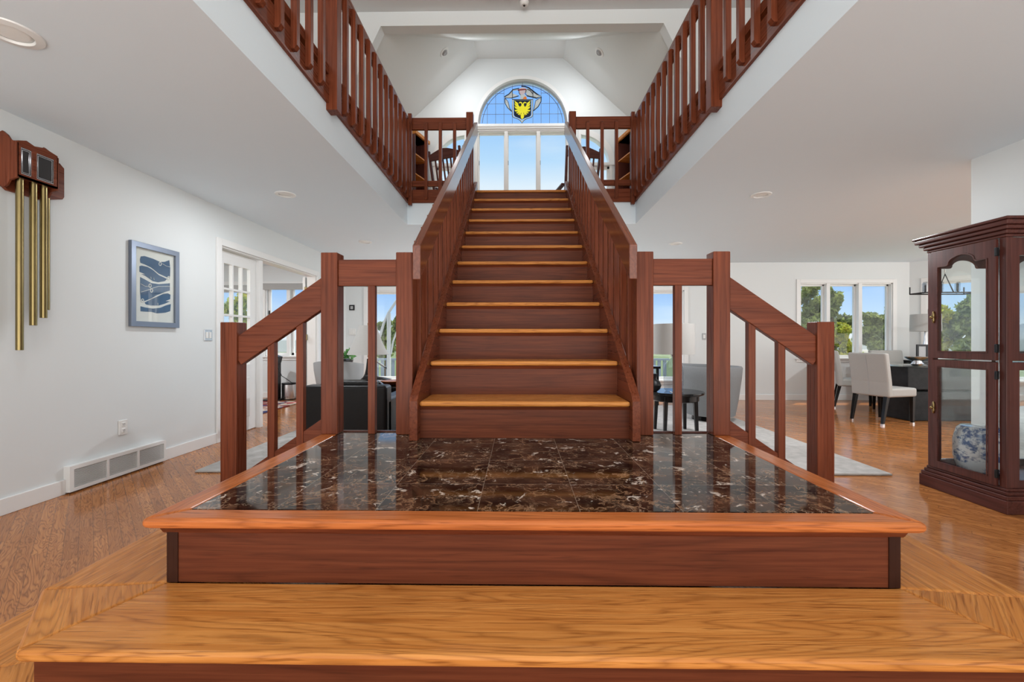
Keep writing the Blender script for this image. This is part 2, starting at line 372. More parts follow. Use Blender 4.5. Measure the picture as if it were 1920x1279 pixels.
def shape2d(outer, holes, y0, y1):
    """flat shape with holes in the xz plane, thickness y0..y1 -> MB"""
    cu = bpy.data.curves.new('tmp', 'CURVE'); cu.dimensions = '2D'; cu.fill_mode = 'BOTH'
    for pl in [outer]+list(holes):
        sp = cu.splines.new('POLY'); sp.points.add(len(pl)-1); sp.use_cyclic_u = True
        for q, (a, b) in zip(sp.points, pl): q.co = (a, b, 0, 1)
    cu.extrude = abs(y1-y0)/2
    o = bpy.data.objects.new('tmp', cu); me = bpy.data.meshes.new_from_object(o)
    ym = (y0+y1)/2; mb = MB(); mb.add([(v.co.x, ym+v.co.z, v.co.y) for v in me.vertices], [tuple(p.vertices) for p in me.polygons])
    bpy.data.objects.remove(o); bpy.data.curves.remove(cu); bpy.data.meshes.remove(me)
    bm = bmesh.new(); vs = [bm.verts.new(v) for v in mb.v]
    for f in mb.f:
        try: bm.faces.new([vs[i] for i in f])
        except ValueError: pass
    bmesh.ops.remove_doubles(bm, verts=bm.verts, dist=1e-5); bm.verts.index_update()
    r = MB(); r.add([tuple(v.co) for v in bm.verts], [tuple(v.index for v in f.verts) for f in bm.faces]); bm.free()
    return r
def rect(x0, x1, z0, z1): return [(x0,z0),(x1,z0),(x1,z1),(x0,z1)]
def arc(cx, cz, r, a0, a1, n=24): return [(cx+r*math.cos(math.radians(a0+(a1-a0)*i/n)), cz+r*math.sin(math.radians(a0+(a1-a0)*i/n))) for i in range(n+1)]
def xf(mb, f): mb.v = [tuple(f(*v)) for v in mb.v]; return mb
def at(px, py, Y):
    u = (px-960)/819.2; v = (639.5-py)/819.2
    dx = -math.sin(YAW)+u*math.cos(YAW); dy = math.cos(YAW)+u*math.sin(YAW); t = Y/dy
    return CX+t*dx, CZ+t*v
# ================================================================== the setting
F2 = 2.910; CE = 2.530; PZ = .582; RS = .194; OY = 5.40; OX = 1.41; BACK = 8.10
XL, XR = -3.25, 3.58
struct('floor', MB().box(-6.8, 9.6, -1.6, 8.45, -.12, 0), FLOOR, origin=(0,0,0))
# first floor ceiling with the stairwell opening, and the floor above: left, right, back pieces
sl = MB(); sl.box(-6.8, -OX, -1.6, 8.45, CE, F2-.004); sl.box(OX, 9.6, -1.6, 8.45, CE, F2-.004); sl.box(-OX, OX, OY, 8.45, CE, F2-.004)
struct('ceiling', sl, CEIL, origin=(0,0,0))
sl2 = MB(); sl2.box(-3.4, -OX-.02, -1.6, 8.25, F2-.004, F2); sl2.box(OX+.02, 3.4, -1.6, 8.25, F2-.004, F2); sl2.box(-OX-.02, OX+.02, OY+.02, 8.25, F2-.004, F2)
struct('floor', sl2, OAK['y'], origin=(0,0,0))
def wallmb_y(x0, x1, z0, z1, y0, y1, holes):
    """wall in plane y with rectangular holes (xa,xb,za,zb) -> boxes"""
    xs = sorted({x0, x1, *[h[0] for h in holes], *[h[1] for h in holes]}); m = MB()
    for a, b in zip(xs, xs[1:]):
        hs = sorted([h for h in holes if h[0] <= a+1e-6 and h[1] >= b-1e-6], key=lambda h: h[2]); z = z0
        for h in hs:
            if h[2] > z+1e-6: m.box(a, b, y0, y1, z, h[2])
            z = h[3]
        if z < z1-1e-6: m.box(a, b, y0, y1, z, z1)
    return m
sw = lambda m: xf(m, lambda x, y, z: (y, x, z))     # swap axes: wall in plane x
# left wall, with the wide opening to the study
DO0, DO1, DOZ = 4.67, 6.90, 2.12
struct('wall_left', sw(wallmb_y(-1.6, BACK, 0, CE, XL-.14, XL, [(DO0, DO1, 0, DOZ)])), WALL)
# back wall ground floor: study part, living windows, dining windows
LW = (-2.84, 3.02, .36, 2.02); 
DWx0, DWz1 = at(1500, 531, BACK); DWx1, DWz0 = at(1673, 672, BACK)
struct('wall_back', wallmb_y(XL, 7.12, 0, CE, BACK, BACK+.16, [LW, (DWx0, DWx1, DWz0, DWz1)]), WALL)
# study walls
SY = 8.30
SW1 = (at(498, 0, SY)[0], at(592, 0, SY)[0], at(0, 668, SY)[1], at(0, 536, SY)[1]); SW2 = (-5.95, -5.0, SW1[2], SW1[3])
struct('wall_study_back', wallmb_y(-6.8, XL-.14, 0, CE, SY, SY+.14, [SW1, SW2]), WALL)
struct('wall_study_left', MB().box(-6.8, -6.66, 3.0, SY, 0, CE), WALL)
# right wall up to the dining opening
struct('wall_right', MB().box(XR, XR+.16, -1.6, 3.54, 0, CE), WALL)
# dining bay: angled wall with window
P0, P1 = Vector((7.12, BACK, 0)), Vector((9.45, 6.10, 0)); BL = (P1-P0).length; ba = math.atan2((P1-P0).y, (P1-P0).x)
BW = (.22, 2.5, DWz0, DWz1)
def tobay(m): 
    c, s_ = math.cos(ba), math.sin(ba)
    return xf(m, lambda x, y, z: (P0.x+x*c-y*s_, P0.y+x*s_+y*c, z))
struct('wall_bay', tobay(wallmb_y(0, BL, 0, CE, 0, .15, [BW])), WALL)
# baseboards
def bb(name, mb): return struct(name, mb, TRIM, bevel=.004)
VY0, VY1 = 3.045, 3.89
m = MB(); m.box(XL, XL+.016, -1.6, VY0, 0, .105); m.box(XL, XL+.016, VY1, DO0-.075, 0, .105); m.box(XL, XL+.016, DO1+.07, BACK, 0, .105); bb('baseboard_left', m)
bb('baseboard_back', MB().box(XL, 7.1, BACK-.016, BACK, 0, .105)); bb('baseboard_right', MB().box(XR-.016, XR, -1.6, 3.54, 0, .105))
bb('baseboard_study', MB().box(-6.66, XL-.14, SY-.016, SY, 0, .105)); bb('baseboard_bay', tobay(MB().box(0, BL, -.016, 0, 0, .105)))
# door casing of the study opening, fixed glazed leaf, post
m = MB()
for a, b in ((DO0-.075, DO0), (DO1, DO1+.075)): m.box(XL, XL+.022, a, b, 0, DOZ+.075)
m.box(XL, XL+.022, DO0, DO1, DOZ, DOZ+.075); m.box(XL-.14, XL, DO0, DO0+.015, 0, DOZ); m.box(XL-.14, XL, DO1-.015, DO1, 0, DOZ); m.box(XL-.14, XL, DO0, DO1, DOZ-.015, DOZ)
struct('trim_1', m, TRIM, bevel=.004)
def glazed_leaf(name, y0, y1, xp, z0, z1, label_kind=True):
    d = thing(name, None, None, (xp, (y0+y1)/2, 0), kind='structure')
    rails = .11; cols = 3; rows = 4; zb = z0+.78
    hs = []; gx0, gx1 = y0+rails, y1-rails; gw = (gx1-gx0); gh = (z1-.12-zb)
    for i in range(cols):
        for j in range(rows):
            hs.append(rect(gx0+gw*i/cols+.011, gx0+gw*(i+1)/cols-.011, zb+gh*j/rows+.011, zb+gh*(j+1)/rows-.011))
    f = shape2d(rect(y0, y1, z0, z1), hs, -.02, .02); ob('door_frame', xf(f, lambda x, y, z: (xp+y, x, z)), TRIM, d, bevel=0)
    ob('pane', MB().box(xp-.003, xp+.003, gx0, gx1, zb, z1-.12), GLASS, d)
    ob('door_panel', MB().box(xp-.026, xp+.026, y0+.13, y1-.13, z0+.16, zb-.14), TRIM, d, bevel=.008)
    return d
gd = glazed_leaf('door_1', 4.71, 5.43, XL-.09, .01, DOZ-.03)
pm = MB().box(XL-.14, XL-.02, 5.43, 5.49, 0, DOZ-.015); po = struct('trim_2', pm, TRIM, bevel=.003)
ob('screw', xf(MB().box(0,0,0,0,0,0), lambda x,y,z:(x,y,z)) if False else MB().box(XL-.085, XL-.077, 5.427, 5.43, 1.93, 1.938).box(XL-.085, XL-.077, 5.427, 5.43, 1.33, 1.338).box(XL-.085, XL-.077, 5.427, 5.43, .73, .738).box(XL-.085, XL-.077, 5.427, 5.43, .18, .188), IRON, po)
d2 = thing('door_2', None, None, (XL-.14, DO1-.02, 0), kind='structure')
ob('door_panel', MB().box(XL-.205, XL-.165, DO1-.02, DO1+.64, .01, DOZ-.02), TRIM, d2, bevel=.003)
for z in (.25, 1.10, 1.85): ob('hinge', MB().box(XL-.165, XL-.130, DO1-.045, DO1-.016, z, z+.09), BRASS, d2, bevel=.003)
ob('door_knob', MB().lathe([(.0,-.03),(.022,-.022),(.03,0),(.022,.022),(0,.03)], (XL-.22, DO1+.56, 1.0)), BRASSD, d2, smooth=True)
# windows: rectangular units in a wall parallel to x
def window_unit(name, x0, x1, z0, z1, y, mull, casing=.07, T=None, sash=.035, stool=True, depth=.12, muntin=None):
    T = T or (lambda m: m)
    w = thing(name, None, None, tuple(T(MB().add([((x0+x1)/2, y, z0)], [])).v[0]), kind='structure')
    c = MB(); c.box(x0-casing, x0, y-.02, y, z0-casing, z1+casing); c.box(x1, x1+casing, y-.02, y, z0-casing, z1+casing)
    c.box(x0, x1, y-.02, y, z1, z1+casing); c.box(x0, x1, y-.02, y, z0-casing, z0)
    if stool: c.box(x0-casing-.02, x1+casing+.02, y-.05, y, z0-.02, z0+.008)
    ob('casing', T(c), TRIM, w, bevel=.003)
    fr = MB(); fr.box(x0, x0+.02, y, y+depth, z0, z1); fr.box(x1-.02, x1, y, y+depth, z0, z1); fr.box(x0, x1, y, y+depth, z0, z0+.02); fr.box(x0, x1, y, y+depth, z1-.02, z1)
    for mx_ in mull: fr.box(mx_-.032, mx_+.032, y-.012, y+depth, z0, z1)
    ob('window_frame', T(fr), TRIM, w, bevel=.002)
    edges = [x0+.02]+[e for mx_ in mull for e in (mx_-.032, mx_+.032)]+[x1-.02]
    for a, b in zip(edges[::2], edges[1::2]):
        s_ = MB(); ya, yb = y+depth*.55, y+depth*.9
        s_.box(a, a+sash, ya, yb, z0+.02, z1-.02); s_.box(b-sash, b, ya, yb, z0+.02, z1-.02); s_.box(a, b, ya, yb, z0+.02, z0+.02+sash*1.2); s_.box(a, b, ya, yb, z1-.02-sash, z1-.02)
        so = ob('sash', T(s_), TRIM, w, bevel=.002)
        ob('pane', T(MB().box(a+sash, b-sash, y+depth*.7, y+depth*.72, z0+.02+sash, z1-.02-sash)), GLASS, so)
        ob('latch', T(MB().box(a+sash*.2, a+sash*.8, ya-.012, ya, (z0+z1)/2+.12, (z0+z1)/2+.2)), IRON, so, bevel=.002)
    return w
window_unit('window_1', *LW, BACK, [-1.72, -.62, .48, 1.66])
mA = at(1552.5, 0, BACK)[0]; mB_ = at(1612.5, 0, BACK)[0]
window_unit('window_2', DWx0, DWx1, DWz0, DWz1, BACK, [mA, mB_], sash=.03)
window_unit('window_3', *BW, 0, [1.0, 1.72], T=tobay, sash=.03)
window_unit('window_4', *SW1, SY, [at(541, 0, SY)[0]], sash=.04)
w5 = window_unit('window_5', *SW2, SY, [])
struct('trim_3', MB().box(SW1[0]-.02, SW1[1]+.02, SY-.06, SY-.02, SW1[3]-.09, SW1[3]+.03), CLOTH)
sh = ob('roman_shade', MB().box(SW2[0]+.01, SW2[1]-.01, SY-.03, SY-.015, at(0, 545, 7.9)[1], SW2[3]), CLOTH); tag(sh, 'grey fabric window shade half lowered, seen through the glazed door leaf', 'window shade')
# ------------------------------------------------------------------ second floor shell
TH = 5.506                                    # hall ceiling height
m = MB(); m.box(-3.45, -3.3, -1.6, 6.0, F2, TH+.1); struct('wall_upper_left', m, WALL)
m = MB(); m.box(3.3, 3.45, -1.6, 6.0, F2, TH+.1); struct('wall_upper_right', m, WALL)
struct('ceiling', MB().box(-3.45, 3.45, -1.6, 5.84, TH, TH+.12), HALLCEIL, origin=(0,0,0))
HZ = 5.316
hp = [(-3.3, F2), (-2.22, F2), (-2.22, 4.62), (-1.88, HZ), (1.90, HZ), (2.22, 4.66), (2.22, F2), (3.3, F2), (3.3, TH+.1), (-3.3, TH+.1)]
struct('wall_header', shape2d(hp, [], 5.84, 6.0), WALL)
# coffered hip vault over the alcove
TV = 6.323; sl_ = .922; fx = .80
def pz(x): return TV-sl_*(abs(x)-fx)
def slab(pts, th=.06):
    n = len(pts); up = [(x, y, z+th) for x, y, z in pts]; m = MB()
    m.add(pts+up, [tuple(range(n))[::-1], tuple(range(n, 2*n))]+[(i, (i+1) % n, n+(i+1) % n, n+i) for i in range(n)]); return m
HY = 7.62
vt = MB()
for q in (slab([(-fx,HY,TV),(fx,HY,TV),(fx,BACK+.1,TV),(-fx,BACK+.1,TV)]),
          slab([(-2.3,5.99,pz(2.3)),(-1.88,5.99,pz(1.88)),(-fx,HY,TV),(-fx,BACK+.1,TV),(-2.3,BACK+.1,pz(2.3))]),
          slab([(1.88,5.99,pz(1.88)),(2.3,5.99,pz(2.3)),(2.3,BACK+.1,pz(2.3)),(fx,BACK+.1,TV),(fx,HY,TV)]),
          slab([(-1.88,5.99,pz(1.88)),(1.88,5.99,pz(1.88)),(fx,HY,TV),(-fx,HY,TV)])): vt.add(q.v, q.f)
struct('ceiling', vt, plain('vault_paint', (.72, .745, .735), .75, var=.01, scale=2, bump=.1), origin=(0,0,0))
struct('wall_alcove_left', MB().box(-2.36, -2.24, 6.0, BACK, F2, pz(2.3)+.05), WALL)
struct('wall_alcove_right', MB().box(2.24, 2.36, 6.0, BACK, F2, pz(2.3)+.05), WALL)
# gable wall openings (measured on the plane of the wall)
ax0, az = at(895.5, 234.5, BACK); ax1, _ = at(1064.5, 234.5, BACK); acx = (ax0+ax1)/2; ar = (ax1-ax0)/2
wz1 = at(0, 253, BACK)[1]; wz0 = F2+.62
qx0, qz = at(818, 309, BACK); qx1 = at(873, 0, BACK)[0]; qr = qx1-qx0
qzl1 = at(0, 318, BACK)[1]
g = lambda s_: 2*acx-s_
qarcL = [(qx1, qz), (qx1, qz+qr)]+arc(qx1, qz, qr, 90, 180)[1:]
qarcR = [(g(x), z) for x, z in qarcL]
gp = [(-2.4, F2), (2.4, F2), (2.4, 6.7), (-2.4, 6.7)]
holes = [arc(acx, az, ar, 0, 180, 40), rect(ax0, ax1, wz0, wz1), qarcL, qarcR, rect(qx0, qx1, wz0, qzl1), rect(g(qx1), g(qx0), wz0, qzl1)]
struct('wall_gable', shape2d(gp, holes, BACK, BACK+.16), WALL)
# arched stained window
w6 = thing('window_6', None, None, (acx, BACK, az), kind='structure')
ro = ar+.055
cas = shape2d(arc(acx, az, ro, 0, 180, 48)+[(acx-ro, az-.05), (acx+ro, az-.05)], [arc(acx, az+.005, ar-.01, 0, 180, 48)], BACK-.035, BACK+.02)
ob('casing', cas, TRIM, w6)
fr = shape2d(arc(acx, az, ar, 0, 180, 48), [arc(acx, az+.03, ar-.04, 0, 180, 48)], BACK+.05, BACK+.10); ob('window_frame', fr, GREYS, w6)
gy = BACK+.075
ob('pane', shape2d(arc(acx, az+.02, ar-.03, 0, 180, 48), [], gy-.002, gy+.002), STAINED, w6)
ld = MB(); gr_ = at(0, 0, BACK); 
def G(u, v):        # coordinates read in the 1920x1200 crop of the crest
    x, z = at(900+u/12, 140+v/12, gy-.01); return x, z
ri = ar-.05
def chord_z(z): return math.sqrt(max(0, ri*ri-(z-az-.02)**2))
def lead(p, q, r=.0035): ld.tube([(p[0], gy, p[1]), (q[0], gy, q[1])], r, 5)
for v in (890, 655, 420):
    z = G(0, v)[1]; h_ = chord_z(z)
    xl, xr_ = G(545, 0)[0], G(1380, 0)[0]
    if v == 890: xl, xr_ = G(720, 0)[0], G(1195, 0)[0]
    lead((acx-h_, z), (xl, z)); lead((xr_, z), (acx+h_, z))
for u in (-20, 165, 350, 540, 725, 1190, 1375, 1565, 1755, 1930):
    x = G(u, 0)[0]; zt = az+.02+math.sqrt(max(0, ri*ri-(x-acx)**2)); lead((x, az+.02), (x, zt))
lead(G(955, 150), G(955, 250)); lead(G(945, 1090), G(945, 1150))
ld.tube([(x, gy, z) for x, z in arc(acx, az+.02, ri-.03, 4, 176, 40)], .005, 5)
ob('lead_grid', ld, LEAD, w6)
def art(name, pts, mat, par, dy=0, th=.004, holes=()): return ob(name, shape2d([G(*p) for p in pts], [[G(*p) for p in h] for h in holes], gy-.008-dy, gy-.008-dy+th), mat, par)
shield = art('shield', [(762,572),(1150,572),(1150,905),(1120,940),(1040,965),(985,985),(945,1010),(905,985),(850,965),(790,940),(762,905)], NAVY, w6)
shield['label'] = 'dark navy glass shield'
art('shield_border', [(722,560),(1190,560),(1190,925),(1150,965),(1050,995),(990,1030),(945,1095),(900,1030),(840,995),(750,965),(722,925)], GREYG, w6,
    holes=[[(750,575),(1162,575),(1162,912),(1130,950),(1040,978),(985,1000),(945,1035),(905,1000),(850,978),(780,950),(750,912)]])
eg = [(945,1010),(915,960),(918,905),(935,870),(900,800),(905,720),(930,700),(935,665),(920,640),(890,640),(870,655),(880,625),(915,612),(945,630),(958,670),(975,630),(1005,612),(1040,625),(1050,655),(1030,640),(1000,640),(985,665),(990,700),(1005,720),(1008,800),(975,870),(990,905),(990,960)]
art('eagle_body', eg, YEL, w6, .006)['label'] = 'yellow two-headed eagle body'
wg = [(905,735),(870,700),(850,640),(775,585),(790,640),(835,690),(775,645),(788,690),(845,740),(778,712),(790,755),(850,790),(775,800),(800,830),(860,830),(815,860),(835,875),(885,855),(850,895),(880,905),(905,870),(890,925),(920,890),(925,850),(905,800)]
art('eagle_wing', wg, YEL, w6, .006); art('eagle_wing', [(1910-u, v) for u, v in wg], YEL, w6, .006)
art('helmet', [(870,345),(900,300),(960,285),(1030,300),(1040,345),(1020,400),(985,440),(910,460),(875,410)], PINKG, w6, .003)
art('helmet_visor', [(850,330),(1040,322),(1045,345),(850,362)], plain('red_glass', (.22,.03,.03), .3), w6, .006)
art('crest_neck', [(900,465),(1010,440),(1030,480),(990,530),(960,560),(880,560),(915,510)], GREYG, w6, .003)
art('orange_glass_piece', [(985,505),(1040,490),(1055,555),(960,560)], ORG, w6, .004)
art('mantling', [(550,500),(640,440),(730,330),(860,305),(870,350),(740,360),(725,420),(850,470),(720,525),(565,530)], GREYG, w6, .002)
art('mantling', [(1040,320),(1100,300),(1190,370),(1280,440),(1380,480),(1370,500),(1280,530),(1190,520),(1060,470),(1030,400)], GREYG, w6, .002)
art('mantling', [(555,540),(600,560),(640,650),(670,760),(715,830),(690,830),(620,750),(560,640)], GREYG, w6, .002)
art('mantling', [(1375,510),(1375,600),(1310,720),(1210,820),(1205,800),(1240,680),(1250,600),(1320,540)], GREYG, w6, .002)
mo = MB()
def lines(ch, r=.008):
    mo.tube([(G(*p)[0], gy-.014, G(*p)[1]) for p in ch], r, 5)
lines([(880,310),(740,340),(650,440),(550,500),(565,530),(720,525),(870,480)]); lines([(555,540),(560,640),(620,750),(715,830)], .006)
lines([(930,265),(1010,270),(1100,300),(1190,370),(1280,440),(1380,490),(1280,530),(1060,480)], .011); lines([(1380,500),(1375,600),(1310,720),(1200,820)]); lines([(1370,510),(1250,590),(1230,700),(1205,810)], .005)
lines([(565,540),(630,600),(670,760),(710,820)], .005); lines([(870,350),(880,420),(910,460)], .006); lines([(1040,345),(1015,430),(1060,480)], .006); lines([(1060,330),(1130,360),(1190,440)], .006); lines([(730,340),(730,520)], .005); lines([(1190,370),(1190,520)], .005)
lines([(722,560),(1190,560),(1190,925),(1150,965),(1050,995),(990,1030),(945,1095),(900,1030),(840,995),(750,965),(722,925),(722,560)], .005)
ob('crest_outline', mo, NAVY, w6)
# three tall sashes under the arch
w7 = window_unit('window_7', ax0, ax1, wz0, wz1, BACK, [at(949, 0, BACK)[0], at(1009.5, 0, BACK)[0]], casing=.045, sash=.012, stool=False)
struct('trim_4', MB().box(ax0-.06, ax1+.06, BACK-.045, BACK, wz1+.03, az-.02).box(ax0-.08, ax1+.08, BACK-.06, BACK, (wz1+az)/2, (wz1+az)/2+.03), TRIM, bevel=.006)
for nm, mir in (('window_8', False), ('window_9', True)):
    f_ = (lambda x: g(x)) if mir else (lambda x: x)
    w = thing(nm, None, None, (f_((qx0+qx1)/2), BACK, qz), kind='structure')
    o_ = [(qx1+.03, qz-.03), (qx1+.03, qz+qr+.09)]+arc(qx1, qz, qr+.09, 90, 180)[1:]+[(qx0-.09, qz-.03)]
    i_ = [(qx1-.02, qz+.005), (qx1-.02, qz+qr-.01)]+arc(qx1-.01, qz, qr-.02, 91, 180)[1:]
    ob('casing', shape2d([(f_(a), b) for a, b in o_], [[(f_(a), b) for a, b in i_]], BACK-.03, BACK), TRIM, w)
    ob('pane', shape2d([(f_(a), b) for a, b in i_], [], BACK+.06, BACK+.064), GLASS, w)
    m = MB(); xa, xb = sorted((f_(qx0), f_(qx1)))
    m.box(xa-.09, xa, BACK-.03, BACK, wz0-.06, qz-.02); m.box(xb, xb+.05, BACK-.03, BACK, wz0-.06, qz-.02); m.box(xa-.09, xb+.05, BACK-.045, BACK, qzl1, qz+.01); m.box(xa, xb, BACK-.03, BACK, wz0-.06, wz0)
    m.box(xa, xa+.04, BACK+.03, BACK+.08, wz0, qzl1); m.box(xb-.04, xb, BACK+.03, BACK+.08, wz0, qzl1); m.box(xa, xb, BACK+.03, BACK+.08, qzl1-.05, qzl1)
    ob('window_frame', m, TRIM, w, bevel=.003); ob('pane', MB().box(xa+.04, xb-.04, BACK+.05, BACK+.054, wz0, qzl1-.05), GLASS, w)
# upper hall doors and baseboards seen between the balusters
for sx, nm in ((-1, 'left'), (1, 'right')):
    X = sx*3.3; m = MB().box(X, X-sx*.018, -1.6, 5.84, F2, F2+.12); bb('baseboard_upper_'+nm, m)
# ================================================================== stairs
ST = .276; NY1 = 2.232            # first nosing front, tread pitch
stc = thing('staircase', 'straight oak and mahogany staircase rising from the marble landing to the upper floor', 'staircase', (0, 2.25, PZ))
for i in range(12):
    zt = PZ+RS*(i+1); yn = NY1+ST*i
    z0 = PZ+RS*i
    ob('riser', MB().box(-.54, .54, yn+.028, yn+.046, z0-(.0 if i == 0 else .01), zt-.026), RIS, stc)
    if i < 11:
        ob('tread', MB().box(-.54, .54, yn, yn+ST+.04, zt-.027, zt), OAK['x'], stc, bevel=.011, seg=3)
        ob('cove_moulding', MB().prism_x([(yn+.01, zt-.028), (yn+.028, zt-.028), (yn+.028, zt-.046)], -.54, .54), MAH['x'], stc)
    else:
        ob('landing_nosing', MB().box(-.54, .54, yn, OY+.12, zt-.027, zt), OAK['x'], stc, bevel=.011, seg=3)
sl0 = RS/ST
def sty(y): return PZ+RS+(y-NY1)*sl0       # nosing line height
for sx in (-1, 1):
    y0, y1 = 2.195, 5.40; top = .055
    pl = [(y0, PZ), (y0, PZ+.215), (y0+.03, sty(y0+.03)+top), (y1, sty(y1)+top), (y1, CE+.02), (y1-.02, CE-.30)]
    pl = [(y0, PZ), (y0, PZ+.20), (y0+.02, sty(y0+.02)+top-.01), (y1, sty(y1)+top-.0), (y1, sty(y1)-.34), (y0+.42, PZ)]
    ob('stringer', MB().prism_x(pl, sx*.54, sx*.582), MAH['y'], stc, bevel=.003)
# landing with its two lower steps
ld_ = thing('stair_landing', 'raised landing of dark marble tiles bordered in oak with wrapping oak steps', 'landing', (0, 1.8, 0))
def addpart(n, mb, mat, **k): return ob(n, mb, mat, ld_, **k)
BX, BI = 1.10, 1.012; YF = 1.222; YI = 1.300; YB = 2.43
addpart('marble_floor', MB().box(-BI, BI, YI, YB, PZ-.03, PZ-.001), MARBLE, origin=(0,0,0))
addpart('border_board', MB().prism([(-BX, YF), (BX, YF), (BI, YI), (-BI, YI)], PZ-.030, PZ), OAKB['x'], bevel=.010, seg=3)
for sx in (-1, 1):
    addpart('border_board', MB().prism([(sx*BX, YF), (sx*BX, YB), (sx*BI, YB), (sx*BI, YI)], PZ-.030, PZ), OAKB['y'], bevel=.010, seg=3)
RX = 1.048
addpart('riser', MB().box(-RX+.03, RX-.03, 1.252, 1.27, PZ-RS, PZ-.03), RIS)
for sx in (-1, 1):
    addpart('corner_trim', MB().box(sx*(RX-.032), sx*RX, 1.249, 1.285, PZ-RS, PZ-.03), DARKTRIM)
    addpart('side_riser', MB().box(sx*(RX-.018), sx*RX, 1.285, YB, PZ-RS, PZ-.03), RIS)
cv = [(1.236, PZ-.031), (1.252, PZ-.031), (1.252, PZ-.052), (1.246, PZ-.046)]
addpart('cove_moulding', MB().prism_x(cv, -RX-.01, RX+.01), MAH['x'])
def step(z, d, hx, ybk):
    """one oak step wrapping front, clipped corners and sides; d = outward offset from the upper octagon"""
    k = math.tan(math.radians(22.5))
    fx_, fy_ = 1.163+d*k, .966-d; sx_, sy_ = 1.372+d, 1.209-d*k
    ix, iy = (1.048, 1.252) if d == 0 else (1.163, .996); ixs, iys = (1.048, 1.252) if d == 0 else (1.342, 1.22)
    b = MB().prism([(-fx_, fy_), (fx_, fy_), (ix, iy), (-ix, iy)], z-.028, z); addpart('step_board', b, OAK['x'], bevel=.009, seg=3)
    r_ = .03
    addpart('riser', MB().box(-fx_+.01, fx_-.01, fy_+r_, fy_+r_+.018, z-RS, z-.028), RIS)
    for s in (-1, 1):
        addpart('step_board', MB().prism([(s*fx_, fy_), (s*sx_, sy_), (s*ixs, iys), (s*ix, iy)] if d else [(s*fx_, fy_), (s*sx_, sy_), (s*ix, iy)], z-.028, z), OAK['diag%d' % s], bevel=.009, seg=3)
        addpart('step_board', MB().prism([(s*sx_, sy_), (s*sx_, ybk), (s*ixs, ybk), (s*ixs, iys)], z-.028, z), OAK['y'], bevel=.009, seg=3)
        p, q = Vector((s*(fx_-.012), fy_+r_)), Vector((s*(sx_-r_), sy_+.012)); n_ = Vector(((q-p).y, -(q-p).x)).normalized()*.018
        if n_.x*s > 0: n_ = -n_
        addpart('side_riser', MB().prism([tuple(p), tuple(q), tuple(q+n_), tuple(p+n_)], z-RS, z-.028), RIS)
        addpart('side_riser', MB().box(s*(sx_-r_-.018), s*(sx_-r_), sy_+.012, ybk, z-RS, z-.028), RIS)
def rotmat(m, name, ang):
    """same wood with the grain turned about z"""
    c = m.copy(); c.name = name
    t = c.node_tree; tcn = [n for n in t.nodes if n.type == 'TEX_COORD'][0]; links = [l.to_socket for l in tcn.outputs['Object'].links]
    mp = t.nodes.new('ShaderNodeMapping'); mp.inputs['Rotation'].default_value = (0, 0, ang); t.links.new(tcn.outputs['Object'], mp.inputs[0])
    for s_ in links: t.links.new(mp.outputs[0], s_)
    return c
OAK['diag-1'] = rotmat(OAK['x'], 'oak_diag_left', math.radians(48)); OAK['diag1'] = rotmat(OAK['x'], 'oak_diag_right', math.radians(-48))
step(PZ-RS, 0, 0, YB); step(PZ-2*RS, .295, 0, YB)
core = MB().box(-RX+.03, RX-.03, 1.3, YB-.02, .01, PZ-.04); addpart('back_panel', MB().box(-RX+.018, RX-.018, YB-.02, YB, 0, PZ-.03), RIS)
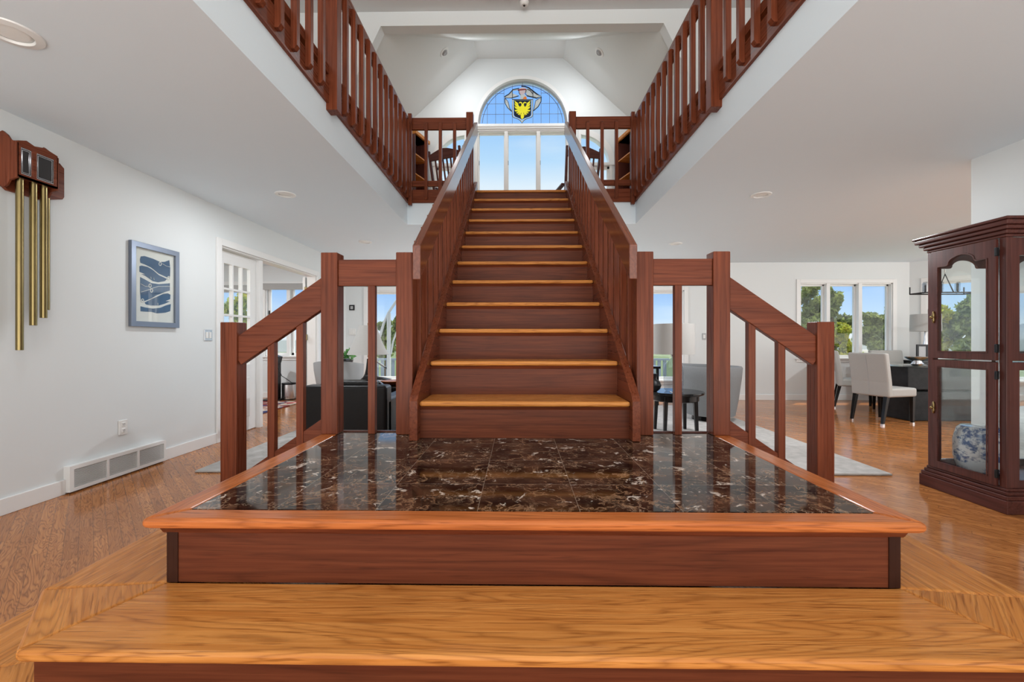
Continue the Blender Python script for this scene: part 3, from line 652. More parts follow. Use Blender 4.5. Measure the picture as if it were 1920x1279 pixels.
# ------------------------------------------------------------------ railings
def post(name, x, y, z0, z1, par, w=.09, bevel=.004): return ob(name, MB().box(x-w/2, x+w/2, y-w/2, y+w/2, z0, z1), MAH['z'], par, bevel=bevel)
BW_ = .038
def chamfer_baluster(z0, z1, fy=0):
    """square stick, its free face (toward -x local) chamfered at both ends; origin at its base centre"""
    h = z1-z0; c = .03; b = BW_/2
    return MB().prism_y([(-b, c), (-b+.0, h-c), (b*.2, h), (b, h), (b, 0), (b*.2, 0)], -b, b)
for sx, side in ((-1, 'left'), (1, 'right')):
    # landing railing: stair newel, corner newel, low newel, level rail, sloping rail
    t = thing('landing_railing', 'low mahogany railing on the %s of the stair foot with three square newels' % side, 'railing', (sx*1.05, 2.385, PZ), group='railings beside the stair foot')
    ny = 2.385
    post('newel_post', sx*.645, ny, PZ, PZ+.982, t); post('newel_post', sx*1.052, ny, PZ, PZ+.982, t); post('newel_post', sx*1.60, ny, .194, PZ+.606, t)
    bar('handrail', (sx*.69, ny-.012, PZ+.874), (sx*1.007, ny-.012, PZ+.874), .040, .142, MAH['x'], t)
    # sloping rail: vertical section .172
    y_ = ny-.012; zt2 = PZ+.982-.044-.0  # placeholder
    za = CZ+(639.5-550)*2.36/819; zb = CZ+(639.5-655)*2.36/819
    rl = MB().prism_y([(sx*1.097, za+.087), (sx*1.097, za-.087), (sx*1.54, zb-.085), (sx*1.556, zb-.06), (sx*1.556, zb+.072)], y_-.02, y_+.02)
    ob('sloping_handrail', rl, MAH['x'], t, bevel=.003)
    s_top = lambda x: PZ+.083-(abs(x)-1.097)*.69
    st_ = MB().prism_y([(sx*1.097, s_top(1.097)), (sx*1.097, PZ-.06), (sx*1.60, s_top(1.60)-.16), (sx*1.60, s_top(1.60))], ny-.02, ny+.015)
    ob('side_stringer', st_, MAH['x'], t, bevel=.002)
    b0 = ob('baluster', MB().box(sx*.828-BW_/2, sx*.828+BW_/2, ny-BW_/2-.01, ny+BW_/2-.01, PZ, PZ+.804), MAH['z'], t, bevel=.002)
    for X in (1.222, 1.380):
        zr = za-.09-(X-1.097)*(za-zb)/.459
        ob('baluster', MB().box(sx*X-BW_/2, sx*X+BW_/2, ny-BW_/2-.006, ny+BW_/2-.006, s_top(X)-.14, zr+.02), MAH['z'], t, bevel=.002)
    if side == 'left': ob('back_stop', MB().box(-1.007, -.69, YB-.012, YB, PZ-.001, PZ+.006), CHERRY['x'], t)
    else: ob('back_stop', MB().box(.69, 1.007, YB-.012, YB, PZ-.001, PZ+.006), CHERRY['x'], t)
    # stair handrail with balusters
    t = thing('stair_railing', 'sloping mahogany handrail with thin balusters on the %s side of the stairs' % side, 'railing', (sx*.56, 3.7, sty(3.7)), group='sloping stair handrails')
    yA, zA = 2.195, CZ+(639.5-492)*2.2/819; yB_ = 5.30; zB = zA+(yB_-yA)*sl0
    xi, xo = sx*.525, sx*.563; v = .0865
    mb = MB().prism_x([(yA, zA+v-.003), (yA, zA-v+.012), (yA+.012, zA-v+.006), (yB_, zB-v), (yB_, zB+v)], 0, .040)
    # grain follows the slope: build it in a turned frame
    L = math.hypot(yB_-yA, zB-zA); ang = math.atan(sl0)
    h_ = v*math.cos(ang)
    m = MB().prism_x([(0, -h_), (0, h_), (L, h_), (L, -h_)], -.02, .02)
    # plumb-cut lower end
    m.v = [(x, y+(z)*math.tan(ang) if y < L/2 else y, z) for x, y, z in m.v]
    o = ob('handrail', m, RAILM, t, local=True, bevel=.004); o.rotation_euler = (ang, 0, 0); o.location = Vector((sx*.545, yA, zA))-wl(t)
    sec = None; y = 2.475
    k = 0
    hb = (zA-v+(y-yA)*sl0)-(sty(y)-.06)+.10
    bz = MB().box(-BW_/2, BW_/2, -BW_/2, BW_/2, 0, hb); bme = None
    while y < 5.28:
        if bme is None:
            o = ob('baluster', bz, MAH['z'], t, local=True, bevel=.002); bme = o
        else:
            o = bme.copy(); COL.objects.link(o); o.parent = t
        o.location = Vector((sx*(.582+BW_/2+.0), y, sty(y)-.10))-wl(t)
        if y < 2.6: pass
        y += .1755; k += 1
    # balcony railing along the opening
    t = thing('balcony_railing', 'mahogany balcony railing with face-mounted balusters along the %s edge of the stairwell opening' % side, 'railing', (sx*1.42, 3.6, F2), group='balcony railings along the stairwell')
    Xf = sx*OX; y0, y1 = .5, OY
    ob('edge_band', MB().box(Xf-sx*.022, Xf+sx*.0, y0, y1, F2-.116, F2+.045), MAH['y'], t, bevel=.002)
    ob('handrail', MB().box(Xf-sx*.022, Xf+sx*.018, y0, y1, F2+.79, F2+.933), MAH['y'], t, bevel=.003)
    ob('bottom_rail', MB().box(Xf-sx*.020, Xf+sx*.016, y0, y1, F2+.09, F2+.157), MAH['y'], t, bevel=.002)
    xb = Xf-sx*(.022+BW_/2)
    if True:
        b = BW_/2; z0, z1 = F2-.079, F2+.866; c = .022; h = z1-z0
        # free face is toward the opening (-sx): chamfer there
        prof = [(-sx*b, c), (-sx*b, h-c), (-sx*b*.1, h), (sx*b, h), (sx*b, 0), (-sx*b*.1, 0)]
        first = None
        ys = [2.95-.1745*k for k in range(7)]+[3.36+.1755*k for k in range(12)]
        for y in sorted(ys):
            if first is None: o = ob('baluster', MB().prism_y(prof, -b, b), MAH['z'], t, local=True, bevel=.0015); first = o
            else: o = first.copy(); COL.objects.link(o); o.parent = t
            o.location = Vector((xb, y, z0))-wl(t)
    post('newel_post', Xf-sx*.036, 3.155, F2-.165, F2+.976, t, .085)
    # gallery railing across the far edge
    t = thing('gallery_railing', 'short mahogany railing across the far edge of the stairwell, %s of the stairs' % side, 'railing', (sx*1.0, OY, F2), group='gallery railings beside the stair head')
    ob('edge_band', MB().box(sx*.60, Xf, OY-.024, OY, F2-.116, F2+.045), MAH['x'], t, bevel=.002)
    ob('handrail', MB().box(sx*.66, Xf, OY-.024, OY+.016, F2+.79, F2+.933), MAH['x'], t, bevel=.003)
    ob('bottom_rail', MB().box(sx*.66, Xf, OY-.018, OY+.016, F2+.09, F2+.157), MAH['x'], t, bevel=.002)
    post('newel_post', sx*.628, OY-.03, F2-.12, F2+.976, t, .085)
    post('corner_post', Xf-sx*.05, OY-.06, F2-.16, F2+.96, t, .045)
    b = BW_/2; yb = OY-.024-b; hgt = .945
    for X in (.815, .990, 1.165):
        ob('baluster', MB().prism_x([(yb-b, F2-.057), (yb-b, F2+.84), (yb, F2+.866), (yb+b, F2+.866), (yb+b, F2-.079), (yb, F2-.079)], sx*X-b, sx*X+b), MAH['z'], t, bevel=.0015)
# ================================================================== ceiling fittings
def lamp(x, y, z, power, size, d=(0, 0, -1)):
    l = bpy.data.lights.new('recessed_lamp', 'AREA'); l.shape = 'DISK'; l.size = size; l.energy = power; l.color = (.94, .97, 1)
    o = bpy.data.objects.new('recessed_lamp', l); COL.objects.link(o); o.location = (x, y, z); o.rotation_euler = Vector(d).to_track_quat('-Z', 'Y').to_euler(); return o
def can(x, y, label, r=.095, w=6):
    if w: lamp(x, y, CE-.02, w, r*1.2)
    t = thing('recessed_light', label, 'ceiling light', (x, y, CE), group='recessed lights in the lower ceiling')
    ob('trim_ring', MB().lathe([(r*.66, -.001), (r*.70, -.012), (r*.98, -.007), (r, 0)], (x, y, CE), 36), WHITE, t, smooth=40)
    ob('lens', MB().lathe([(0, -.004), (r*.5, -.003), (r*.66, -.001)], (x, y, CE), 36), CANLIT, t, smooth=True)
def canp(px, py, label, r=.095, w=6):
    Y = 819.2*(CE-CZ)/(639.5-py); x, _ = at(px, py, Y); can(x, Y, label, r, w)
canp(20, 50, 'white recessed ceiling light nearest the camera, above the wall chimes', .115, 3); canp(535, 362, 'white recessed ceiling light over the left side, midway back', .095, 16)
canp(685, 452.5, 'small white recessed ceiling light farthest back on the left', .095, 0)
canp(1427, 367.5, 'white recessed ceiling light over the right side before the dining area', .095, 32); canp(1267, 457.5, 'small white recessed ceiling light farthest back on the right', .095, 0)
can(.1, 6.9, 'added fill lamp hidden behind the staircase, before the big far window', w=95); can(-4.9, 6.3, 'added unseen fill lamp in the study ceiling', w=40); can(5.6, 4.6, 'added unseen fill lamp over the dining end', w=50)  # unseen cans added as fill to brighten the rear of the room
for px, sx, nm in ((833, -1, 'left'), (1124, 1, 'right')):
    Y = 6.9; 
    # on the sloped plane
    for _ in range(30):
        x, z = at(px, 98, Y); Y += (pz(x)-z)*.5
    n_ = Vector((-sx*sl_, 0, -1)).normalized(); c = Vector((x, Y, pz(x)))
    t = thing('eyeball_light', 'small white recessed eyeball light in the %s slope of the vaulted ceiling' % nm, 'ceiling light', tuple(c), group='eyeball lights in the vault')
    q = n_.to_track_quat('Z', 'Y'); M = q.to_matrix()
    def tt(m): return xf(m, lambda x_, y_, z_: tuple(c+M @ Vector((x_, y_, z_))))
    ob('trim_ring', tt(MB().lathe([(.055, 0), (.055, .012), (.085, .008), (.09, 0)], n=28)), WHITE, t, smooth=40)
    lamp(*(c+n_*.06), 12, .08, tuple(n_+Vector((0, .22, 0))))
    ob('eyeball', tt(MB().lathe([(.055, 0), (.052, .02), (.035, .035), (.033, .03), (.0, .028)], n=24)), GREYS, t, smooth=40)
Y = 5.70; x, _ = at(983, 8, Y)
t = thing('smoke_detector', 'round white smoke detector on the high hall ceiling', 'smoke detector', (x, Y, TH))
ob('housing', MB().lathe([(.0, -.045), (.035, -.045), (.052, -.03), (.06, 0)], (x, Y, TH), 28), WHITE, t, smooth=40); ob('sensor_grille', MB().lathe([(0, -.052), (.014, -.05), (.016, -.044)], (x, Y, TH), 16), IRON, t)
# ================================================================== left wall fittings
# tubular door chime
t = thing('door_chime', 'wooden wall door chime with dark glass panes and long hanging brass tubes', 'door chime', (XL, 2.84, 2.2))
bz0, bz1 = 2.105, 2.315
ya, yb_, yc, yd = 2.640, 2.650, 2.885, 3.03
bk = [(ya, 2.06), (ya, 2.30), (ya+.03, 2.34), (ya+.06, 2.345), (2.71, 2.335), (2.79, 2.355), (2.88, 2.335), (yd-.03, 2.325), (yd, 2.30), (yd, 2.10), (yd-.01, 2.08), (yd-.04, 2.07), (2.88, 2.03), (2.69, 2.03), (ya+.03, 2.045)]
ob('back_board', xf(MB().prism_x(bk, XL, XL+.022), lambda x, y, z: (x, y, z)), MAH['y'], t, bevel=.003)
xf0 = XL+.13
for yy in (yb_, yc):
    pr = [(XL+.02, 2.05), (XL+.045, 2.035), (XL+.07, 2.05), (XL+.085, 2.08), (xf0, bz0-.01), (xf0, bz1), (XL+.09, bz1+.015), (XL+.07, 2.36), (XL+.04, 2.385), (XL+.02, 2.375)]
    ob('side_panel', MB().prism_y(pr, yy-.007, yy+.007), MAH['z'], t, bevel=.002)
ymid = 2.745
ob('front_frame', xf(shape2d(rect(yb_, yc, bz0, bz1), [rect(yb_+.018, ymid-.012, bz0+.022, bz1-.022), rect(ymid+.012, yc-.018, bz0+.022, bz1-.022)], 0, .014), lambda x, y, z: (xf0-.014+y, x, z)), MAH['y'], t)
ob('top_cap', MB().prism_x([(yb_, bz1), (yb_, bz1+.01), (yb_+.05, bz1+.03), (ymid, bz1+.015), (ymid+.06, bz1+.03), (yc, bz1+.01), (yc, bz1)], xf0-.03, xf0), MAH['y'], t, bevel=.002)
ob('bottom_board', MB().box(XL+.02, xf0, yb_, yc, bz0, bz0+.012), MAH['y'], t)
for a, b in ((yb_+.018, ymid-.012), (ymid+.012, yc-.018)):
    pn = ob('glass_pane', MB().box(xf0-.012, xf0-.008, a, b, bz0+.022, bz1-.022), plain('smoked_glass', (.015, .012, .012), .05, coat=.5), t)
    e = .007; fm = xf(shape2d(rect(a+.002, b-.002, bz0+.024, bz1-.024), [rect(a+.002+.004, b-.006, bz0+.028, bz1-.028)], 0, .003), lambda x, y, z: (xf0-.008+y, x, z)); ob('silver_beading', fm, CHROME, pn)
    fm = xf(shape2d(rect(a+.012, b-.012, bz0+.034, bz1-.034), [rect(a+.0145, b-.0145, bz0+.0365, bz1-.0365)], 0, .002), lambda x, y, z: (xf0-.008+y, x, z)); ob('silver_beading', fm, CHROME, pn)
for x, y, zb in ((XL+.095, 2.690, 1.028), (XL+.095, 2.767, 1.186), (XL+.095, 2.828, 1.237), (XL+.045, 2.89, 1.295)):
    ob('chime_tube', MB().lathe([(.0155, 0), (.0185, .001), (.0185, 2.12-zb), (.0155, 2.12-zb)], (x, y, zb), 20), BRASS, t, smooth=40)
# framed art
y0, y1, z0, z1 = 3.555, 4.065, 1.208, 1.922
t = thing('framed_picture', 'blue abstract print in a pewter frame on the left wall', 'picture', (XL, (y0+y1)/2, z0))
fw = .045; F_ = lambda m, d=0: xf(m, lambda x, y, z: (XL+y+d, x, z))
ob('frame', F_(shape2d(rect(y0, y1, z0, z1), [rect(y0+fw, y1-fw, z0+fw, z1-fw)], 0.002, .030)), PEWTER, t, bevel=.002)
pp = ob('print', F_(MB().box(y0+fw, y1-fw, .004, .010, z0+fw, z1-fw)), PAPER, t)
ob('picture_glass', F_(MB().box(y0+fw, y1-fw, .020, .022, z0+fw, z1-fw)), GLASS, t)
def A(u, v):  # crop pixels of the artwork -> wall plane
    px = 230+u/7.108; py = 440+v/7.106
    uu = (px-960)/819.2; dx = -math.sin(YAW)+uu*math.cos(YAW); dy = math.cos(YAW)+uu*math.sin(YAW)
    tt_ = (XL+.01-CX)/dx; return tt_*dy, CZ+tt_*(639.5-py)/819.2
blob = [[(228,330),(240,290),(290,285),(400,320),(500,365),(560,362),(620,340),(632,440),(630,560),(600,575),(480,520),(380,440),(300,400),(235,375)],
        [(222,420),(250,412),(330,430),(400,470),(480,540),(590,590),(560,620),(470,635),(400,620),(330,570),(300,550),(245,525),(300,530),(222,495)],
        [(232,565),(300,600),(380,645),(480,660),(628,648),(628,745),(560,765),(450,810),(380,850),(290,885),(240,875),(230,760)],
        [(290,905),(360,870),(450,830),(540,790),(600,782),(635,800),(632,860),(570,885),(630,890),(560,920),(480,945),(370,945),(310,930)],
        [(236,955),(300,970),(400,985),(500,975),(570,945),(640,925),(632,1020),(570,1040),(460,1050),(380,1030),(280,1025),(236,1020)]]
for bl in blob: ob('blue_ink_shape', xf(shape2d([A(*p) for p in bl], [], 0, .0012), lambda x, y, z: (XL+.0105+y, x, z)), INK, pp)
def artline(pts, r=.0022, mat=PAPER): 
    return ob('pale_line', MB().tube([(XL+.0125, *A(*p)) for p in pts], r, 5), mat, pp)
artline([(520,385),(580,420),(632,432)]); artline([(236,655),(300,690),(350,690),(372,720)]); artline([(240,765),(330,740),(400,712),(470,690),(630,690)]); artline([(370,562),(376,590)]); artline([(410,575),(416,605)]); artline([(465,910),(467,940)])
for c_ in ((495,390),(360,680),(380,745),(260,880),(610,580)): ob('pale_loop', MB().tube([(XL+.0125, *A(c_[0]+16*math.cos(a*.7), c_[1]+24*math.sin(a*.7))) for a in range(10)], .0035, 5), PAPER, pp)
# switch and outlet
def wall_plate(name, label, cat, y, z, w, h, X=XL, n=2, outlet=False):
    t = thing(name, label, cat, (X, y, z)); ob('cover_plate', MB().box(X, X+.008, y-w/2, y+w/2, z-h/2, z+h/2), STEEL if not outlet else WHITE, t, bevel=.002)
    if outlet:
        for dz in (-.024, .024):
            s_ = ob('socket', MB().box(X+.006, X+.012, y-.016, y+.016, z+dz-.017, z+dz+.017), WHITE, t, bevel=.005)
            ob('slot', MB().box(X+.011, X+.0125, y-.008, y-.005, z+dz-.004, z+dz+.008).box(X+.011, X+.0125, y+.005, y+.008, z+dz-.004, z+dz+.008).box(X+.011, X+.0125, y-.002, y+.002, z+dz-.012, z+dz-.008), IRON, s_)
    else:
        for k in range(n):
            yy = y+(k-(n-1)/2)*.046; ob('switch_rocker', MB().box(X+.006, X+.014, yy-.015, yy+.015, z-.032, z+.032), WHITE, t, bevel=.003)
wall_plate('light_switch', 'steel double light switch plate on the left wall beside the study doorway', 'light switch', 4.48, 1.147, .115, .115)
wall_plate('wall_outlet', 'white wall outlet low on the left wall above the heating grille', 'outlet', 3.505, .384, .075, .118, outlet=True)
# heat register
t = thing('heating_grille', 'long white louvred heating grille set into the baseboard of the left wall', 'vent', (XL, (VY0+VY1)/2, 0))
ob('housing', xf(shape2d(rect(VY0, VY1, .012, .195), [rect(VY0+.03+.27*k, VY0+.03+.27*k+.252, .038, .168) for k in range(3)], 0, .045), lambda x, y, z: (XL+y, x, z)), TRIM, t)
lv = MB()
for k in range(16): z = .042+.0083*k; lv.box(XL+.03, XL+.041, VY0+.03, VY1-.03, z, z+.0034)
ob('louvre', lv, TRIM, t); ob('back_plate', MB().box(XL+.002, XL+.006, VY0+.02, VY1-.02, .03, .175), GREYS, t)
# ================================================================== living area
RGY0, RGY1 = 3.56, 7.3
o = ob('area_rug', MB().box(-2.70, 2.98, RGY0, RGY1, .001, .018), RUG, bevel=.006); tag(o, 'large pale grey textured rug on the oak floor behind the landing', 'rug')
def armchair(name, label, x0, x1, y0, group):
    t = thing(name, label, 'armchair', ((x0+x1)/2, y0+.4, 0), group=group); d = .82
    ob('back', MB().box(x0, x1, y0, y0+.17, .08, .70), BLACK, t, bevel=.03, seg=4); ob('seat', MB().box(x0+.12, x1-.12, y0+.16, y0+d, .10, .42), BLACK, t, bevel=.03, seg=4)
    ob('back_cushion', MB().hexa([(x0+.11,y0+.12,.40),(x1-.11,y0+.12,.40),(x1-.11,y0+.32,.40),(x0+.11,y0+.32,.40)], [(x0+.13,y0+.04,.735),(x1-.13,y0+.04,.735),(x1-.13,y0+.20,.74),(x0+.13,y0+.20,.74)]), BLACK, t, bevel=.03, seg=4)
    for a in (x0, x1-.13): ob('armrest', MB().box(a, a+.13, y0+.05, y0+d-.02, .08, .58), BLACK, t, bevel=.03, seg=4)
    for a in (x0+.05, x1-.09):
        for b in (y0+.04, y0+d-.08): ob('leg', MB().box(a, a+.04, b, b+.04, .018, .10), EBON, t)
armchair('leather_armchair', 'black leather armchair seen from behind, left of the lamp table', -1.90, -1.17, 3.75, 'black leather armchairs')
armchair('leather_armchair', 'black leather armchair seen from behind, mostly hidden by the stair newel', -1.02, -.29, 3.75, 'black leather armchairs')
o = ob('leather_pouch', MB().hexa([(-1.42,3.84,.742),(-1.18,3.82,.742),(-1.16,3.93,.742),(-1.40,3.95,.742)], [(-1.40,3.86,.785),(-1.26,3.84,.765),(-1.25,3.9,.765),(-1.38,3.93,.78)]), BLACK, bevel=.01); tag(o, 'flat black cushion lying on top of the left leather armchair back', 'cushion')
# shell chair
sx0, _ = at(572, 0, 5.35); sx1, _ = at(668, 0, 5.35); scx = (sx0+sx1)/2
t = thing('tub_chair', 'pale grey rounded shell chair behind the left black armchair', 'chair', (scx, 5.5, 0)); sh_ = MB(); n = 20; vs = []; fs = []
prof = [(.26, .40), (.30, .55), (.325, .70), (.33, .79)]
for th_ in (0, .03):
    for r, z in prof:
        for k in range(n+1):
            a = math.radians(180+15+150*k/n) if False else math.radians(190+160*k/n)
            zz = z+(.05*math.sin(PI*k/n) if z > .5 else 0); vs.append((scx+(r-th_)*math.cos(a), 5.65+(r-th_)*math.sin(a)*.9, zz))
m_ = len(prof); 
for lay in (0, 1):
    o_ = lay*m_*(n+1)
    for i in range(m_-1):
        for k in range(n): q = (o_+i*(n+1)+k, o_+i*(n+1)+k+1, o_+(i+1)*(n+1)+k+1, o_+(i+1)*(n+1)+k); fs.append(q if lay == 0 else q[::-1])
o2 = m_*(n+1)
for k in range(n): a = (m_-1)*(n+1)+k; fs.append((a, a+1, o2+a+1, o2+a)); fs.append((k, o2+k, o2+k+1, k+1))
sh_.add(vs, fs); ob('backrest', sh_, GREYS, t, smooth=50)
ob('seat', MB().lathe([(.24, .36), (.29, .38), (.30, .43), (.26, .46)], (scx, 5.65, 0), 28), GREYF, t, smooth=40)
for dx in (-.18, .18):
    for dy in (-.16, .16): ob('leg', MB().tube([(scx+dx, 5.65+dy, .37), (scx+dx*1.3, 5.65+dy*1.3, .018)], .014, 8), EBON, t)
o = ob('folded_blanket', MB().box(scx-.02, scx+.20, 5.32, 5.45, .838, .868), IRON, bevel=.01)
tag(o, 'dark folded throw on top of the pale grey shell chair', 'blanket')
# lamp table left with bell lamp and bowl
LY = 4.95; lx, _ = at(690, 0, LY)
t = thing('side_table', 'black square side table under the bell-shade lamp between the black armchairs', 'table', (lx+.14, LY, 0))
ob('tabletop', MB().box(lx-.19, lx+.50, LY-.26, LY+.26, .545, .585), EBON, t, bevel=.006); ob('apron', MB().box(lx-.14, lx+.45, LY-.21, LY+.21, .485, .545), EBON, t)
for a in (lx-.16, lx+.42):
    for b in (LY-.23, LY+.18): ob('leg', MB().box(a, a+.05, b, b+.05, .018, .545), EBON, t)
t = thing('bell_table_lamp', 'table lamp with white bell shade and dark spun base on the left side table', 'lamp', (lx, LY, .585))
ob('lamp_base', MB().lathe([(.15, 0), (.155, .015), (.13, .04), (.09, .06), (.055, .09), (.035, .13), (.022, .19), (.014, .27), (.012, .30)], (lx, LY, .585), 32), EBON, t, smooth=40)
s0 = at(0, 664.5, LY)[1]; s1 = at(0, 611, LY)[1]; hh = s1-s0
ob('lamp_shade', MB().lathe([(.228, 0), (.190, hh*.22), (.155, hh*.45), (.125, hh*.70), (.105, hh*.88), (.098, hh)], (lx, LY, s0), 40), SHADE, t, smooth=40)
ob('pole', MB().tube([(lx, LY, .90), (lx, LY, s1+.03)], .006), BRASSD, t)
bx, _ = at(737, 0, LY); t = thing('fruit_bowl', 'shallow reddish wooden bowl on the left side table beside the lamp', 'bowl', (bx, LY, .585))
ob('bowl', MB().lathe([(.06, 0), (.10, .012), (.135, .045), (.128, .047), (.09, .02), (.0, .012)], (bx, LY, .585), 28), MAH['x'], t, smooth=40); ob('rim', MB().lathe([(.131, .043), (.139, .046), (.137, .052), (.129, .05)], (bx, LY, .585), 28), OAKB['x'], t, smooth=True)
# plant
PY = 6.35; pxx, _ = at(651, 0, PY); t = thing('potted_plant', 'leafy green houseplant in a black pot behind the grey shell chair', 'plant', (pxx, PY, .66))
pzb = at(0, 692, PY)[1]
st = thing('plant_stand', 'slender dark stand holding the potted plant behind the shell chair', 'plant stand', (pxx, PY, 0))
ob('top', MB().lathe([(.10, 0), (.11, .01), (.11, .025)], (pxx, PY, pzb-.025), 24), EBON, st); ob('column', MB().lathe([(.12, 0), (.02, .03), (.018, pzb-.06), (.03, pzb-.025)], (pxx, PY, .018), 20), EBON, st, smooth=40)
t.location = (pxx, PY, pzb)
ob('pot', MB().lathe([(.055, 0), (.085, .13), (.088, .14), (.075, .14), (.07, .11), (0, .11)], (pxx, PY, pzb), 24), POT, t, smooth=40)
def leaf_cloud(mb, c, rad, n, size, rng, flat=1.0):
    for _ in range(n):
        u = Vector((rng.gauss(0, 1), rng.gauss(0, 1), rng.gauss(0, 1))).normalized(); r = rng.random()**.45
        p = Vector((c[0]+u.x*rad[0]*r, c[1]+u.y*rad[1]*r, c[2]+u.z*rad[2]*r)); s = size*(.6+.8*rng.random())
        a = Vector((rng.gauss(0, 1), rng.gauss(0, 1), rng.gauss(0, 1)*flat)).normalized(); b = a.cross(Vector((rng.gauss(0, 1), rng.gauss(0, 1), rng.gauss(0, 1)))).normalized()
        mb.add([p-a*s, p-b*s*.45, p+a*s, p+b*s*.45], [(0, 1, 2, 3)])
m = MB(); leaf_cloud(m, (pxx, PY, pzb+.20), (.11, .11, .09), 110, .035, R); ob('leaves', m, LEAF3, t)
# thermostat + switch on the back wall
for px, py, w, h, nm, lb, ct, mt in ((660, 577, .10, .10, 'thermostat', 'dark square thermostat on the far wall left of the big window', 'thermostat', IRON), (661, 622, .12, .12, 'light_switch', 'white light switch plate on the far wall below the thermostat', 'light switch', WHITE),
                                 (1320, 631, .07, .12, 'light_switch', 'grey switch plate on the far wall right of the big window', 'light switch', GREYS)):
    x, z = at(px, py, BACK); t = thing(nm, lb, ct, (x, BACK, z)); ob('cover_plate', MB().box(x-w/2, x+w/2, BACK-.012, BACK, z-h/2, z+h/2), mt, t, bevel=.003)
    ob('display' if nm == 'thermostat' else 'switch_rocker', MB().box(x-w*.25, x+w*.25, BACK-.018, BACK-.011, z-h*.28, z+h*.28), GREYS if nm == 'thermostat' else WHITE, t, bevel=.002)
# round table right with jug lamp and vase
TY = 5.15; tx, _ = at(1266, 0, TY); tz = at(0, 738, TY-.3)[1]; tz = .50
t = thing('round_side_table', 'round black side table standing on the rug right of the stairs', 'table', (tx, TY, 0))
ob('tabletop', MB().lathe([(.27, -.045), (.285, -.04), (.285, -.03), (.315, -.028), (.32, -.014), (.315, 0)], (tx, TY, tz), 44), EBON, t, smooth=40)
ob('apron', MB().lathe([(.25, -.11), (.262, -.10), (.262, -.04)], (tx, TY, tz), 40), EBON, t, smooth=40)
for k in range(4):
    a = PI/4+k*PI/2; cx, cy = tx+.235*math.cos(a), TY+.235*math.sin(a); b = .024; c2 = .016; ex, ey = tx+.255*math.cos(a), TY+.255*math.sin(a)
    ob('leg', MB().hexa([(ex-c2,ey-c2,.018),(ex+c2,ey-c2,.018),(ex+c2,ey+c2,.018),(ex-c2,ey+c2,.018)], [(cx-b,cy-b,tz-.04),(cx+b,cy-b,tz-.04),(cx+b,cy+b,tz-.04),(cx-b,cy+b,tz-.04)]), EBON, t, bevel=.003)
jx, _ = at(1263, 0, TY); t = thing('jug_table_lamp', 'table lamp with clear glass jug base and grey drum shade on the round table', 'lamp', (jx, TY, tz))
jz = at(0, 664, TY)[1]-tz
ob('glass_jug', MB().lathe([(.085, 0), (.108, .02), (.112, .07), (.112, jz*.62), (.10, jz*.72), (.05, jz*.84), (.024, jz*.90), (.024, jz*.97)], (jx, TY, tz+.002), 32), TINT, t, smooth=40)
ob('neck_cap', MB().lathe([(.028, 0), (.03, .02), (.014, .035), (.010, .09)], (jx, TY, tz+jz*.93), 20), STEEL, t, smooth=40)
s0 = at(0, 663.5, TY)[1]; s1 = at(0, 608.5, TY)[1]
ob('lamp_shade', MB().lathe([(.235, 0), (.232, (s1-s0)*.5), (.228, s1-s0), (.222, s1-s0), (.229, .002)], (jx, TY, s0), 44), SHADE, t, smooth=40)
ob('power_cord', MB().tube([(jx-.07, TY-.08, tz+.004), (jx-.10, TY-.30, tz+.004), (jx-.10, TY-.325, tz-.06), (jx-.07, TY-.33, tz-.25), (jx-.03, TY-.31, .10), (jx+.02, TY-.28, .022)], .004, 6), WHITE, t)
vx, _ = at(1222, 0, TY); t = thing('dark_vase', 'round dark ceramic vase on the round black side table', 'vase', (vx, TY-.06, tz))
ob('vase_body', MB().lathe([(.04, 0), (.075, .03), (.09, .075), (.07, .12), (.03, .145), (.035, .18), (.045, .205), (.038, .205), (.025, .17)], (vx, TY-.06, tz+.001), 28), BLACK, t, smooth=40)
# barrel chairs right
def barrel(label, cx, cy, rot, r=.37, h=.735, cat='armchair'):
    t = thing('barrel_chair', label, cat, (cx, cy, 0), rot, 'grey barrel armchairs'); n = 28; vs = []; fs = []; prof = [(r*.80, .09), (r*.90, .30), (r*1.0, h*.8), (r*1.03, h-.02), (r*1.0, h)]
    inn = [(r*.93, h), (r*.88, h-.03), (r*.78, .42)]
    pr = prof+inn
    for rr, z in pr:
        for k in range(n+1):
            a = math.radians(-40-20+(-180+0)*0+ (300-60)*k/n+ (150+0)) if False else math.radians(150+240*k/n); vs.append((rr*math.cos(a), rr*math.sin(a), z))
    for i in range(len(pr)-1):
        for k in range(n): fs.append((i*(n+1)+k, i*(n+1)+k+1, (i+1)*(n+1)+k+1, (i+1)*(n+1)+k))
    for kk in (0, n): fs.append(tuple(i*(n+1)+kk for i in range(len(pr))))
    ob('backrest', MB().add(vs, fs), GREYF, t, local=True, smooth=50)
    ob('seat', MB().lathe([(r*.72, .10), (r*.78, .12), (r*.78, .40), (r*.74, .44), (0, .45)], n=32), GREYF, t, local=True, smooth=40)
    ob('base_ring', MB().lathe([(r*.6, .018), (r*.62, .03), (r*.6, .09)], n=28), EBON, t, local=True)
    return t
c1x, _ = at(1336, 0, 5.95); barrel('grey upholstered barrel armchair beside the round black table, back to the camera', c1x, 6.02, 0, .385, .745)
c2x, _ = at(1345, 0, 6.9); barrel('grey barrel armchair behind the nearer one, only its rim showing', c2x-.25, 6.85, 0, .37, .745)
